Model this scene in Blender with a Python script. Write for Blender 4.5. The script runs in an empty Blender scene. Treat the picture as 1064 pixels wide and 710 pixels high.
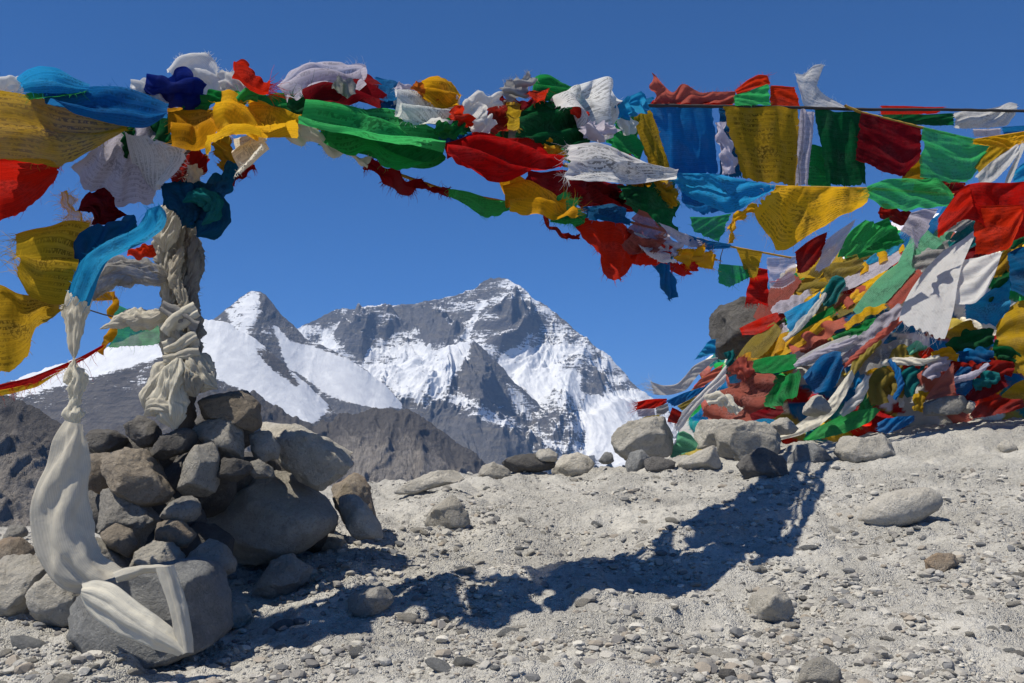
import bpy, math, random
import numpy as np

rng = np.random.default_rng(7)
random.seed(7)
C = bpy.context.scene.collection
SC = bpy.context.scene

# ------------------------------------------------------------------ camera, sky, sun, exposure
FPX, CX, CY, HOR = 1034.0, 532.0, 355.0, 482.0      # focal length, centre and horizon of the photograph in its pixels
PITCH = math.atan((HOR - CY) / FPX)
CAMZ = 1.2
cam_d = bpy.data.cameras.new('camera')
cam = bpy.data.objects.new('camera', cam_d)
C.objects.link(cam)
cam.location = (0, 0, CAMZ)
cam.rotation_euler = (math.pi / 2 + PITCH, 0, 0)
cam_d.sensor_width = 36
cam_d.lens = 36 * FPX / 1064
cam_d.clip_start = 0.05
cam_d.clip_end = 120000
SC.camera = cam

SUN_TO = np.array([-0.44, -0.21, 0.87])
SUN_TO /= np.linalg.norm(SUN_TO)
SUN_EL = math.asin(SUN_TO[2])
SUN_AZ = math.atan2(SUN_TO[0], SUN_TO[1])           # from +Y towards +X

w = bpy.data.worlds.new('World')
SC.world = w
w.use_nodes = True
wn = w.node_tree
wn.nodes.clear()
sky = wn.nodes.new('ShaderNodeTexSky')
sky.sky_type = 'NISHITA'
sky.sun_disc = False
sky.sun_elevation = SUN_EL
sky.sun_rotation = SUN_AZ
sky.altitude = 10000
sky.air_density = 2.0
sky.dust_density = 0.0
sky.ozone_density = 10.0
bg = wn.nodes.new('ShaderNodeBackground')
bg.inputs['Strength'].default_value = 0.100
wo = wn.nodes.new('ShaderNodeOutputWorld')
hs_ = wn.nodes.new('ShaderNodeHueSaturation')
hs_.inputs['Saturation'].default_value = 1.12
hs_.inputs['Value'].default_value = 1.03
wn.links.new(sky.outputs[0], hs_.inputs['Color'])
wn.links.new(hs_.outputs[0], bg.inputs[0])
wn.links.new(bg.outputs[0], wo.inputs[0])

sun_d = bpy.data.lights.new('sun', 'SUN')
sun_d.energy = 5.0
sun_d.angle = math.radians(0.5)
sun_d.color = (1.0, 0.93, 0.80)
sun = bpy.data.objects.new('sun', sun_d)
C.objects.link(sun)
sun.rotation_euler = (math.pi / 2 - SUN_EL, 0, math.atan2(SUN_TO[0], -SUN_TO[1]))
sun.location = tuple(SUN_TO * 30)

SC.view_settings.view_transform = 'Standard'
SC.view_settings.look = 'None'
SC.view_settings.gamma = 1
SC.view_settings.exposure = 0.26
SC.cycles.max_bounces = 6
SC.cycles.transparent_max_bounces = 12

# ------------------------------------------------------------------ helpers
def P(px, py, Y):
    """World point at forward distance Y seen at photograph pixel (px, py)."""
    px, py, Y = np.asarray(px, float), np.asarray(py, float), np.asarray(Y, float)
    a = (px - CX) / FPX
    b = (CY - py) / FPX
    fy = math.cos(PITCH) - b * math.sin(PITCH)
    fz = math.sin(PITCH) + b * math.cos(PITCH)
    k = Y / fy
    return np.stack(np.broadcast_arrays(a * k, Y * np.ones_like(k), CAMZ + fz * k), -1)

_perm = np.random.default_rng(3).integers(0, 2**31, 4096)
_grad = np.random.default_rng(4).normal(size=(1024, 3))
_grad /= np.linalg.norm(_grad, axis=1, keepdims=True)

def noise(p):
    p = np.asarray(p, float)
    i = np.floor(p).astype(np.int64)
    f = p - i
    u = f * f * f * (f * (f * 6 - 15) + 10)
    out = 0
    for dx in (0, 1):
        wx = u[..., 0] if dx else 1 - u[..., 0]
        for dy in (0, 1):
            wy = u[..., 1] if dy else 1 - u[..., 1]
            for dz in (0, 1):
                wz = u[..., 2] if dz else 1 - u[..., 2]
                h = _perm[(i[..., 0] + dx) & 4095]
                h = _perm[(h + i[..., 1] + dy) & 4095]
                h = _perm[(h + i[..., 2] + dz) & 4095] & 1023
                g = _grad[h]
                d = g[..., 0] * (f[..., 0] - dx) + g[..., 1] * (f[..., 1] - dy) + g[..., 2] * (f[..., 2] - dz)
                out = out + wx * wy * wz * d
    return out * 1.5

def fbm(p, o=4, lac=2.05, gain=0.5):
    s, a = 0, 1.0
    p = np.asarray(p, float)
    for k in range(o):
        s = s + a * noise(p + 17.3 * k)
        p = p * lac
        a *= gain
    return s

def ridged(p, o=5, lac=2.1, gain=0.55):
    s, a, wgt = 0, 1.0, 1.0
    p = np.asarray(p, float)
    for k in range(o):
        n = 1 - np.abs(noise(p + 9.7 * k)) * 1.6
        n = np.clip(n, 0, 1) ** 2 * wgt
        s = s + a * n
        wgt = np.clip(n * 1.6, 0, 1)
        p = p * lac
        a *= gain
    return s

def sstep(a, b, x):
    t = np.clip((x - a) / (b - a), 0, 1)
    return t * t * (3 - 2 * t)

def new_mesh(name, verts, faces, mat, smooth=True, uv=None, attrs=None, mats=None, fmat=None):
    me = bpy.data.meshes.new(name)
    verts = np.asarray(verts, np.float32)
    me.vertices.add(len(verts))
    me.vertices.foreach_set('co', verts.ravel())
    if isinstance(faces, np.ndarray):
        n = faces.shape[1]
        me.loops.add(faces.size)
        me.loops.foreach_set('vertex_index', faces.ravel().astype(np.int32))
        me.polygons.add(len(faces))
        me.polygons.foreach_set('loop_start', np.arange(0, faces.size, n, dtype=np.int32))
        me.polygons.foreach_set('loop_total', np.full(len(faces), n, np.int32))
        flat = faces.ravel()
    else:
        tot = np.array([len(f) for f in faces], np.int32)
        flat = np.array([i for f in faces for i in f], np.int32)
        me.loops.add(len(flat))
        me.loops.foreach_set('vertex_index', flat)
        me.polygons.add(len(tot))
        me.polygons.foreach_set('loop_start', np.concatenate([[0], np.cumsum(tot)[:-1]]).astype(np.int32))
        me.polygons.foreach_set('loop_total', tot)
    me.polygons.foreach_set('use_smooth', np.full(len(me.polygons), bool(smooth)))
    if uv is not None:
        l = me.uv_layers.new(name='UVMap')
        l.data.foreach_set('uv', np.asarray(uv, np.float32)[flat].ravel())
    for k, v in (attrs or {}).items():
        v = np.asarray(v, np.float32)
        if v.ndim == 1:
            at = me.attributes.new(k, 'FLOAT', 'POINT')
            at.data.foreach_set('value', v)
        else:
            at = me.attributes.new(k, 'FLOAT_COLOR', 'POINT')
            at.data.foreach_set('color', np.concatenate([v, np.ones((len(v), 1), np.float32)], 1).ravel())
    me.update(calc_edges=True)
    me.validate()
    for m in (mats or [mat]):
        me.materials.append(m)
    return me

def link(name, me, parent=None, loc=None):
    o = bpy.data.objects.new(name, me)
    C.objects.link(o)
    if loc is not None:
        o.location = tuple(float(v) for v in loc)
    if parent is not None:
        o.parent = parent
    return o

def tag(o, label=None, cat=None, group=None, kind=None):
    if label: o['label'] = label
    if cat: o['category'] = cat
    if group: o['group'] = group
    if kind: o['kind'] = kind
    return o

def grid_faces(nv, nu, off=0):
    i = np.arange(nv - 1)[:, None] * nu + np.arange(nu - 1)[None, :]
    i = i.ravel() + off
    return np.stack([i, i + 1, i + nu + 1, i + nu], 1)

# ------------------------------------------------------------------ materials
class NT:
    def __init__(s, name):
        s.m = bpy.data.materials.new(name)
        s.m.use_nodes = True
        s.t = s.m.node_tree
        s.t.nodes.clear()
        s.out = s.n('ShaderNodeOutputMaterial')
    def n(s, t, **kw):
        nd = s.t.nodes.new(t)
        for k, v in kw.items():
            if k.startswith('i_'):
                nd.inputs[k[2:].replace('_', ' ')].default_value = v
            else:
                setattr(nd, k, v)
        return nd
    def l(s, a, b):
        s.t.links.new(a, b)
    def noise(s, vec, scale, detail=4, rough=0.55):
        nd = s.n('ShaderNodeTexNoise')
        nd.inputs['Scale'].default_value = scale
        nd.inputs['Detail'].default_value = detail
        nd.inputs['Roughness'].default_value = rough
        s.l(vec, nd.inputs['Vector'])
        return nd.outputs['Fac']
    def ramp(s, fac, stops):
        nd = s.n('ShaderNodeValToRGB')
        while len(nd.color_ramp.elements) < len(stops):
            nd.color_ramp.elements.new(0.5)
        for e, (p, c) in zip(nd.color_ramp.elements, stops):
            e.position = p
            e.color = (c, c, c, 1) if isinstance(c, (int, float)) else (*c, 1)
        s.l(fac, nd.inputs[0])
        return nd.outputs[0]
    def math(s, op, a, b=None, clamp=False):
        nd = s.n('ShaderNodeMath', operation=op, use_clamp=clamp)
        for k, v in enumerate((a, b)):
            if v is None: continue
            if isinstance(v, (int, float)): nd.inputs[k].default_value = v
            else: s.l(v, nd.inputs[k])
        return nd.outputs[0]
    def mix(s, fac, a, b, blend='MIX'):
        nd = s.n('ShaderNodeMix', data_type='RGBA', blend_type=blend)
        for sock, v in ((nd.inputs[0], fac), (nd.inputs[6], a), (nd.inputs[7], b)):
            if isinstance(v, (int, float)): sock.default_value = v
            elif isinstance(v, tuple): sock.default_value = (*v, 1)
            else: s.l(v, sock)
        return nd.outputs[2]
    def bump(s, h, strength, dist):
        nd = s.n('ShaderNodeBump')
        nd.inputs['Strength'].default_value = strength
        nd.inputs['Distance'].default_value = dist
        s.l(h, nd.inputs['Height'])
        return nd.outputs[0]

def cloth_mat(name, rgb, transl=0.38, gauze=0.0, printed=0, dirt=0.25, fold=0.8):
    """Thin woven cotton: diffuse and translucent, faded in patches, printed rows of script where asked."""
    t = NT(name)
    uv = t.n('ShaderNodeUVMap').outputs[0]
    tc = t.n('ShaderNodeTexCoord')
    ob = tc.outputs['Object']
    oi = t.n('ShaderNodeObjectInfo')
    # patchy fading and dust
    f = t.noise(ob, 7.0, 5, 0.6)
    pale = tuple(min(0.85, c * 0.55 + 0.16) for c in rgb)
    col = t.mix(t.ramp(f, [(0.45, 0.0), (0.8, dirt)]), rgb, pale)
    dk = tuple(c * 0.55 + 0.02 for c in rgb)
    f2 = t.noise(ob, 16.0, 5, 0.65)
    col = t.mix(t.ramp(f2, [(0.52, 0.0), (0.75, dirt * 1.3)]), col, dk)
    hs = t.n('ShaderNodeHueSaturation')
    t.l(t.math('ADD', t.math('MULTIPLY', oi.outputs['Random'], 0.010), 0.496), hs.inputs['Hue'])
    t.l(t.math('ADD', t.math('MULTIPLY', oi.outputs['Random'], 0.36), 0.82), hs.inputs['Value'])
    t.l(col, hs.inputs['Color'])
    col = hs.outputs[0]
    if printed:
        sx = t.n('ShaderNodeSeparateXYZ')
        t.l(uv, sx.inputs[0])
        U, V = sx.outputs[0], sx.outputs[1]
        rows = 15.0
        vr = t.math('MULTIPLY', V, rows)
        fr = t.math('FRACT', vr)
        rowi = t.math('FLOOR', vr)
        band = t.math('MULTIPLY', t.math('GREATER_THAN', fr, 0.28), t.math('LESS_THAN', fr, 0.80))
        cb = t.n('ShaderNodeCombineXYZ')
        t.l(t.math('MULTIPLY', U, 46.0), cb.inputs[0])
        t.l(t.math('ADD', t.math('MULTIPLY', rowi, 7.31), t.math('MULTIPLY', fr, 1.7)), cb.inputs[1])
        g = t.noise(cb.outputs[0], 1.0, 2, 0.5)
        glyph = t.math('MULTIPLY', band, t.math('GREATER_THAN', g, 0.49))
        # top stroke that ties the letters of a line together
        head = t.math('MULTIPLY', t.math('GREATER_THAN', fr, 0.74), t.math('LESS_THAN', fr, 0.82))
        glyph = t.math('MAXIMUM', glyph, t.math('MULTIPLY', head, 0.8))
        inu = t.math('MULTIPLY', t.math('GREATER_THAN', U, 0.09), t.math('LESS_THAN', U, 0.91))
        inv = t.math('MULTIPLY', t.math('GREATER_THAN', V, 0.08), t.math('LESS_THAN', V, 0.92))
        # round emblem left blank in the middle with a darker figure
        du = t.math('SUBTRACT', U, 0.5); dv = t.math('SUBTRACT', V, 0.5)
        rr = t.math('SQRT', t.math('ADD', t.math('MULTIPLY', du, du), t.math('MULTIPLY', dv, dv)))
        outer = t.math('GREATER_THAN', rr, 0.17)
        ring = t.math('MULTIPLY', t.math('LESS_THAN', rr, 0.165), t.math('GREATER_THAN', t.noise(uv, 24.0, 3, 0.6), 0.5))
        mk = t.math('MULTIPLY', t.math('MULTIPLY', inu, inv), t.math('MULTIPLY', glyph, outer))
        mk = t.math('MAXIMUM', mk, ring)
        worn = t.ramp(t.noise(ob, 9.0, 3, 0.5), [(0.35, 0.15), (0.62, 1.0)])
        mk = t.math('MULTIPLY', t.math('MULTIPLY', mk, worn), 0.85 * printed)
        ink = tuple(c * 0.16 + 0.008 for c in rgb)
        col = t.mix(mk, col, ink)
    # thicker weft threads show as fine rows in the open weave
    th_ = t.n('ShaderNodeTexWave', wave_type='BANDS', bands_direction='Y')
    th_.inputs['Scale'].default_value = 11
    th_.inputs['Distortion'].default_value = 1.2
    th_.inputs['Detail Scale'].default_value = 2.0
    t.l(uv, th_.inputs['Vector'])
    col = t.mix(t.math('MULTIPLY', th_.outputs['Fac'], 0.26), col, tuple(x * .5 for x in rgb))
    # woven threads and small creases
    wv = t.n('ShaderNodeTexWave', wave_type='BANDS')
    wv.inputs['Scale'].default_value = 90
    wv.inputs['Distortion'].default_value = 1.5
    t.l(uv, wv.inputs['Vector'])
    cr = t.noise(ob, 38.0, 5, 0.65)
    mpf = t.n('ShaderNodeMapping'); mpf.inputs['Scale'].default_value = (3.0, 26.0, 1.0)
    wob = t.n('ShaderNodeVectorMath', operation='ADD')
    nz = t.n('ShaderNodeTexNoise'); nz.inputs['Scale'].default_value = 5.0; t.l(ob, nz.inputs['Vector'])
    sc_ = t.n('ShaderNodeVectorMath', operation='SCALE'); sc_.inputs['Scale'].default_value = 0.30; t.l(nz.outputs['Color'], sc_.inputs[0])
    t.l(uv, wob.inputs[0]); t.l(sc_.outputs[0], wob.inputs[1])
    t.l(wob.outputs[0], mpf.inputs['Vector'])
    cr = t.math('ADD', t.math('MULTIPLY', cr, 0.8), t.math('MULTIPLY', t.noise(mpf.outputs[0], 1.0, 4, 0.6), fold))
    h = t.math('ADD', t.math('MULTIPLY', wv.outputs['Fac'], 0.06), cr)
    nb = t.bump(h, 0.5, 0.011)
    d = t.n('ShaderNodeBsdfDiffuse'); t.l(col, d.inputs[0]); t.l(nb, d.inputs['Normal'])
    tr = t.n('ShaderNodeBsdfTranslucent'); t.l(col, tr.inputs[0]); t.l(nb, tr.inputs['Normal'])
    mx = t.n('ShaderNodeMixShader'); mx.inputs[0].default_value = transl
    t.l(d.outputs[0], mx.inputs[1]); t.l(tr.outputs[0], mx.inputs[2])
    sh = t.n('ShaderNodeBsdfSheen'); sh.inputs['Roughness'].default_value = 0.5
    t.l(col, sh.inputs['Color'])
    ad = t.n('ShaderNodeMixShader'); ad.inputs[0].default_value = 0.05
    t.l(mx.outputs[0], ad.inputs[1]); t.l(sh.outputs[0], ad.inputs[2])
    last = ad.outputs[0]
    if gauze > 0:
        tp = t.n('ShaderNodeBsdfTransparent')
        m2 = t.n('ShaderNodeMixShader')
        gz = t.ramp(t.noise(ob, 12.0, 4, 0.6), [(0.35, gauze * 0.5), (0.7, min(1, gauze * 1.6))])
        t.l(gz, m2.inputs[0])
        t.l(last, m2.inputs[1]); t.l(tp.outputs[0], m2.inputs[2])
        last = m2.outputs[0]
    t.l(last, t.out.inputs[0])
    return t.m

RGB = dict(
    red=(.62, .022, .009), crimson=(.27, .010, .012), salmon=(.58, .14, .10), pink=(.36, .10, .08),
    yellow=(.84, .46, .02), amber=(.70, .33, .013), mustard=(.52, .32, .022), olive=(.36, .28, .06),
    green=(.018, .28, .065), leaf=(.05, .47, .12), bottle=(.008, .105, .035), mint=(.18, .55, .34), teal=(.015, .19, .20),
    blue=(.012, .155, .40), sky=(.025, .33, .66), deep=(.008, .11, .27), navy=(.010, .028, .22),
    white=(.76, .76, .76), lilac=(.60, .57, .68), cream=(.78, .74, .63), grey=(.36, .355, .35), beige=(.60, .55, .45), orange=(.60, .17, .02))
_cm = {}
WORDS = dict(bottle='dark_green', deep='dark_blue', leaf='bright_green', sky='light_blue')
def cmat(col, printed=0, gauze=0, fold=0.4, dirt=0.25):
    k = (col, printed, gauze, fold, dirt)
    if k not in _cm:
        tl = 0.34 if col in ('cream', 'beige', 'grey') else 0.50
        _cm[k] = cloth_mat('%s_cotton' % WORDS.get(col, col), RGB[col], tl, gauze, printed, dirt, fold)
    return _cm[k]

def rock_mat(name, a, b, c, spots=0.5, bump=0.8):
    t = NT(name)
    ob = t.n('ShaderNodeTexCoord').outputs['Object']
    oi = t.n('ShaderNodeObjectInfo')
    add = t.n('ShaderNodeVectorMath', operation='ADD')
    t.l(ob, add.inputs[0])
    cbv = t.n('ShaderNodeCombineXYZ')
    t.l(t.math('MULTIPLY', oi.outputs['Random'], 37.0), cbv.inputs[0])
    t.l(cbv.outputs[0], add.inputs[1])
    v = add.outputs[0]
    col = t.mix(t.ramp(t.noise(v, 5.0, 6, 0.6), [(0.35, 0.0), (0.65, 1.0)]), a, b)
    col = t.mix(t.ramp(t.noise(v, 2.3, 4, 0.6), [(0.48, 0.0), (0.62, 0.9)]), col, c)
    col = t.mix(t.ramp(t.noise(v, 17.0, 8, 0.75), [(0.45, 0.0), (0.75, 0.75)]), col, tuple(x * 0.5 for x in a))
    col = t.mix(t.ramp(t.noise(v, 11.0, 8, 0.75), [(0.56, 0.0), (0.74, 0.6)]), col, tuple(min(.75, x * 1.45 + .03) for x in b))
    sp = t.noise(v, 95.0, 3, 0.7)
    col = t.mix(t.ramp(sp, [(0.56, 0.0), (0.66, spots)]), col, tuple(x * 0.35 for x in a))
    sp2 = t.noise(v, 70.0, 3, 0.7)
    col = t.mix(t.ramp(sp2, [(0.60, 0.0), (0.70, spots * 0.8)]), col, tuple(min(.8, x * 1.7 + .05) for x in b))
    hs = t.n('ShaderNodeHueSaturation')
    t.l(t.math('ADD', t.math('MULTIPLY', oi.outputs['Random'], 0.45), 0.78), hs.inputs['Value'])
    t.l(col, hs.inputs['Color'])
    h = t.math('ADD', t.math('MULTIPLY', t.noise(v, 13.0, 10, 0.72), 1.3), t.math('MULTIPLY', t.noise(v, 70.0, 6, 0.75), 0.6))
    vo = t.n('ShaderNodeTexVoronoi', feature='DISTANCE_TO_EDGE')
    vo.inputs['Scale'].default_value = 6.0
    wv_ = t.n('ShaderNodeTexNoise'); wv_.inputs['Scale'].default_value = 4.0; wv_.inputs['Detail'].default_value = 5; t.l(v, wv_.inputs['Vector'])
    wa_ = t.n('ShaderNodeVectorMath', operation='ADD'); t.l(v, wa_.inputs[0]); t.l(wv_.outputs['Color'], wa_.inputs[1])
    t.l(wa_.outputs[0], vo.inputs['Vector'])
    crk = t.ramp(vo.outputs['Distance'], [(0.0, 0.0), (0.035, 1.0)])
    h = t.math('ADD', h, t.math('MULTIPLY', crk, 0.07))
    b_ = t.n('ShaderNodeBsdfPrincipled')
    b_.inputs['Roughness'].default_value = 0.85
    b_.inputs['Specular IOR Level'].default_value = 0.25
    t.l(hs.outputs[0], b_.inputs['Base Color'])
    t.l(t.bump(h, bump, 0.045), b_.inputs['Normal'])
    t.l(b_.outputs[0], t.out.inputs[0])
    return t.m

ROCK = dict(
    pale=rock_mat('pale_granite', (.49, .46, .40), (.42, .395, .345), (.56, .53, .47), 0.4),
    grey=rock_mat('grey_granite', (.34, .325, .295), (.27, .26, .237), (.40, .38, .345), 0.6),
    brown=rock_mat('brown_weathered_stone', (.30, .255, .20), (.24, .21, .175), (.33, .24, .16), 0.5),
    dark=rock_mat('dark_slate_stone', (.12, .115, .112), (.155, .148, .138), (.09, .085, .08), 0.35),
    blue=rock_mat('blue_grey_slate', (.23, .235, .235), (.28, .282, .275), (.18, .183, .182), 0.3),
)

# ------------------------------------------------------------------ ground: a gravel slope rising to a low ridge
_gc = np.array([  # photo x, photo y, forward distance
    (0, 715, 3.05), (266, 715, 3.0), (532, 715, 3.0), (800, 715, 3.0), (1064, 715, 3.0),
    (-200, 640, 3.9), (60, 650, 3.75), (200, 640, 3.95), (400, 605, 4.3), (640, 600, 4.55), (850, 600, 4.4), (1064, 600, 4.3), (1250, 620, 4.3),
    (300, 570, 4.7), (400, 545, 5.3), (532, 545, 5.5), (660, 540, 5.5), (850, 535, 5.5), (940, 548, 5.2), (1064, 535, 5.2),
    (400, 507, 6.9), (480, 497, 7.3), (560, 493, 7.4), (620, 490, 7.3), (690, 482, 7.2), (760, 478, 7.0), (860, 474, 6.9), (960, 452, 7.3), (1064, 440, 7.4), (1250, 420, 7.6),
    (0, 560, 6.0), (100, 545, 6.5), (250, 520, 6.8), (-200, 560, 6.5)])
_gp = P(_gc[:, 0], _gc[:, 1], _gc[:, 2])
_ex = np.array([  # world points that close the surface off the picture: falling away behind the ridge, level round the viewer
    (-8, 12, -0.6), (-3, 12, -0.4), (0, 11.5, 0.1), (3, 13, 1.0), (7, 13, 1.8), (11, 10, 1.7), (9, 5, 0.9), (6, 2, 0.45), (-7, 5, 0.3), (-6, 2, 0.25),
    (0, 1.0, 0.15), (0, -3, -0.2), (-5, -3, -0.2), (5, -3, 0.1), (-10, 9, 0.0), (12, 15, 1.6), (0, 17, -1.8), (-9, 17, -2.0), (6, 18, 0.0)])
_gp = np.concatenate([_gp, _ex])

def _rbf_fit(p, lam=0.02):
    d = np.linalg.norm(p[:, None, :2] - p[None, :, :2], axis=2)
    n = len(p)
    A = np.zeros((n + 3, n + 3))
    A[:n, :n] = d + np.eye(n) * -lam
    A[:n, n] = 1; A[:n, n + 1:] = p[:, :2]
    A[n:, :n] = A[:n, n:].T
    b = np.concatenate([p[:, 2], np.zeros(3)])
    return np.linalg.solve(A, b)
_rw = _rbf_fit(_gp)

def ground_base(x, y):
    x = np.asarray(x, float); y = np.asarray(y, float)
    s = _rw[len(_gp)] + _rw[len(_gp) + 1] * x + _rw[len(_gp) + 2] * y
    for k in range(len(_gp)):
        s = s + _rw[k] * np.sqrt((x - _gp[k, 0]) ** 2 + (y - _gp[k, 1]) ** 2 + 0.25)
    return s
# the multiquadric is refitted with the same smoothing it is evaluated with
def _refit():
    global _rw
    p = _gp
    d = np.sqrt(((p[:, None, :2] - p[None, :, :2]) ** 2).sum(2) + 0.25)
    n = len(p)
    A = np.zeros((n + 3, n + 3)); A[:n, :n] = d - np.eye(n) * 0.05
    A[:n, n] = 1; A[:n, n + 1:] = p[:, :2]; A[n:, :n] = A[:n, n:].T
    _rw = np.linalg.solve(A, np.concatenate([p[:, 2], np.zeros(3)]))
_refit()

def ground_z(x, y, fine=True):
    x = np.asarray(x, float); y = np.asarray(y, float)
    z = ground_base(x, y)
    q = np.stack([x, y, np.zeros_like(x)], -1)
    z = z + 0.060 * fbm(q * 1.3, 3)
    if fine:
        z = z + 0.030 * fbm(q * 5.0 + 5, 3) + 0.010 * (ridged(q * 3.1 + 2, 3) - .7) + 0.009 * fbm(q * 18.0, 4, gain=.6)
    return z

def ground_hit(px, py):
    """Forward distance at which the view ray through a photo pixel meets the ground."""
    Y = np.linspace(2.4, 9.5, 900)
    p = P(np.full_like(Y, px), np.full_like(Y, py), Y)
    d = p[:, 2] - ground_z(p[:, 0], p[:, 1], False)
    k = np.argmax(d <= 0)
    return float(Y[k]) if (d <= 0).any() else 7.2

def ground_material():
    t = NT('pale_gravel_ground')
    ob = t.n('ShaderNodeTexCoord').outputs['Object']
    a, b, c = (.40, .388, .355), (.49, .476, .438), (.30, .293, .272)
    col = t.mix(t.ramp(t.noise(ob, 1.6, 6, 0.6), [(0.35, 0), (0.65, 1)]), a, b)
    col = t.mix(t.ramp(t.noise(ob, 9.0, 6, 0.7), [(0.52, 0), (0.72, 0.75)]), col, c)
    v = t.n('ShaderNodeTexVoronoi'); v.inputs['Scale'].default_value = 75
    t.l(ob, v.inputs['Vector'])
    v2 = t.n('ShaderNodeTexVoronoi'); v2.inputs['Scale'].default_value = 190
    t.l(ob, v2.inputs['Vector'])
    sx = t.n('ShaderNodeSeparateXYZ'); t.l(v.outputs['Color'], sx.inputs[0])
    sx2 = t.n('ShaderNodeSeparateXYZ'); t.l(v2.outputs['Color'], sx2.inputs[0])
    col = t.mix(t.math('MULTIPLY', t.ramp(sx.outputs[0], [(0.55, 0), (0.95, 1)]), 0.5), col, (.21, .205, .195))
    col = t.mix(t.math('MULTIPLY', t.ramp(sx2.outputs[1], [(0.3, 0), (0.9, 1)]), 0.4), col, (.60, .58, .53))
    h1 = t.math('MULTIPLY', t.math('SUBTRACT', 0.6, v.outputs['Distance']), t.ramp(sx.outputs[1], [(0.35, 0.15), (0.9, 1.0)]))
    h2 = t.math('MULTIPLY', t.math('SUBTRACT', 0.6, v2.outputs['Distance']), 0.45)
    h = t.math('ADD', t.math('ADD', h1, h2), t.math('MULTIPLY', t.noise(ob, 30, 6, 0.7), 0.8))
    p = t.n('ShaderNodeBsdfPrincipled')
    p.inputs['Roughness'].default_value = 0.95
    p.inputs['Specular IOR Level'].default_value = 0.1
    t.l(col, p.inputs['Base Color'])
    gb = t.bump(h, 1.0, 0.020)
    t.l(t.ramp(t.noise(ob, 2.4, 5, 0.6), [(0.34, .6), (0.58, 1.0)]), gb.node.inputs['Strength'])
    t.l(gb, p.inputs['Normal'])
    t.l(p.outputs[0], t.out.inputs[0])
    return t.m
MAT_GROUND = ground_material()

def build_ground():
    u = np.concatenate([np.linspace(-1.7, -0.57, 50)[:-1], np.linspace(-0.57, 0.57, 900), np.linspace(0.57, 1.7, 50)[1:]])
    Yd = np.exp(np.linspace(math.log(1.5), math.log(17.0), 560))
    U, Yg = np.meshgrid(u, Yd)
    X = U * Yg
    Z = ground_z(X, Yg)
    v1 = np.stack([X, Yg, Z], -1).reshape(-1, 3)
    f1 = grid_faces(len(Yd), len(u))
    # surrounding slope, a hand's breadth lower, out to where the valley starts
    gx = np.linspace(-70, 70, 141); gy = np.linspace(-40, 120, 161)
    GX, GY = np.meshgrid(gx, gy)
    Z2 = ground_z(np.clip(GX, -14, 14), np.clip(GY, -5, 18), False) - 0.12
    far = np.sqrt(np.maximum(np.abs(GX) - 14, 0) ** 2 + np.maximum(GY - 18, 0) ** 2)
    Z2 = Z2 - far * 0.42
    v2 = np.stack([GX, GY, Z2], -1).reshape(-1, 3)
    f2 = grid_faces(161, 141, len(v1))
    me = new_mesh('ground', np.concatenate([v1, v2]), np.concatenate([f1, f2]), MAT_GROUND)
    tag(link('ground', me), 'pale grey gravel slope rising to a low ridge', 'ground', kind='structure')
build_ground()

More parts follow.
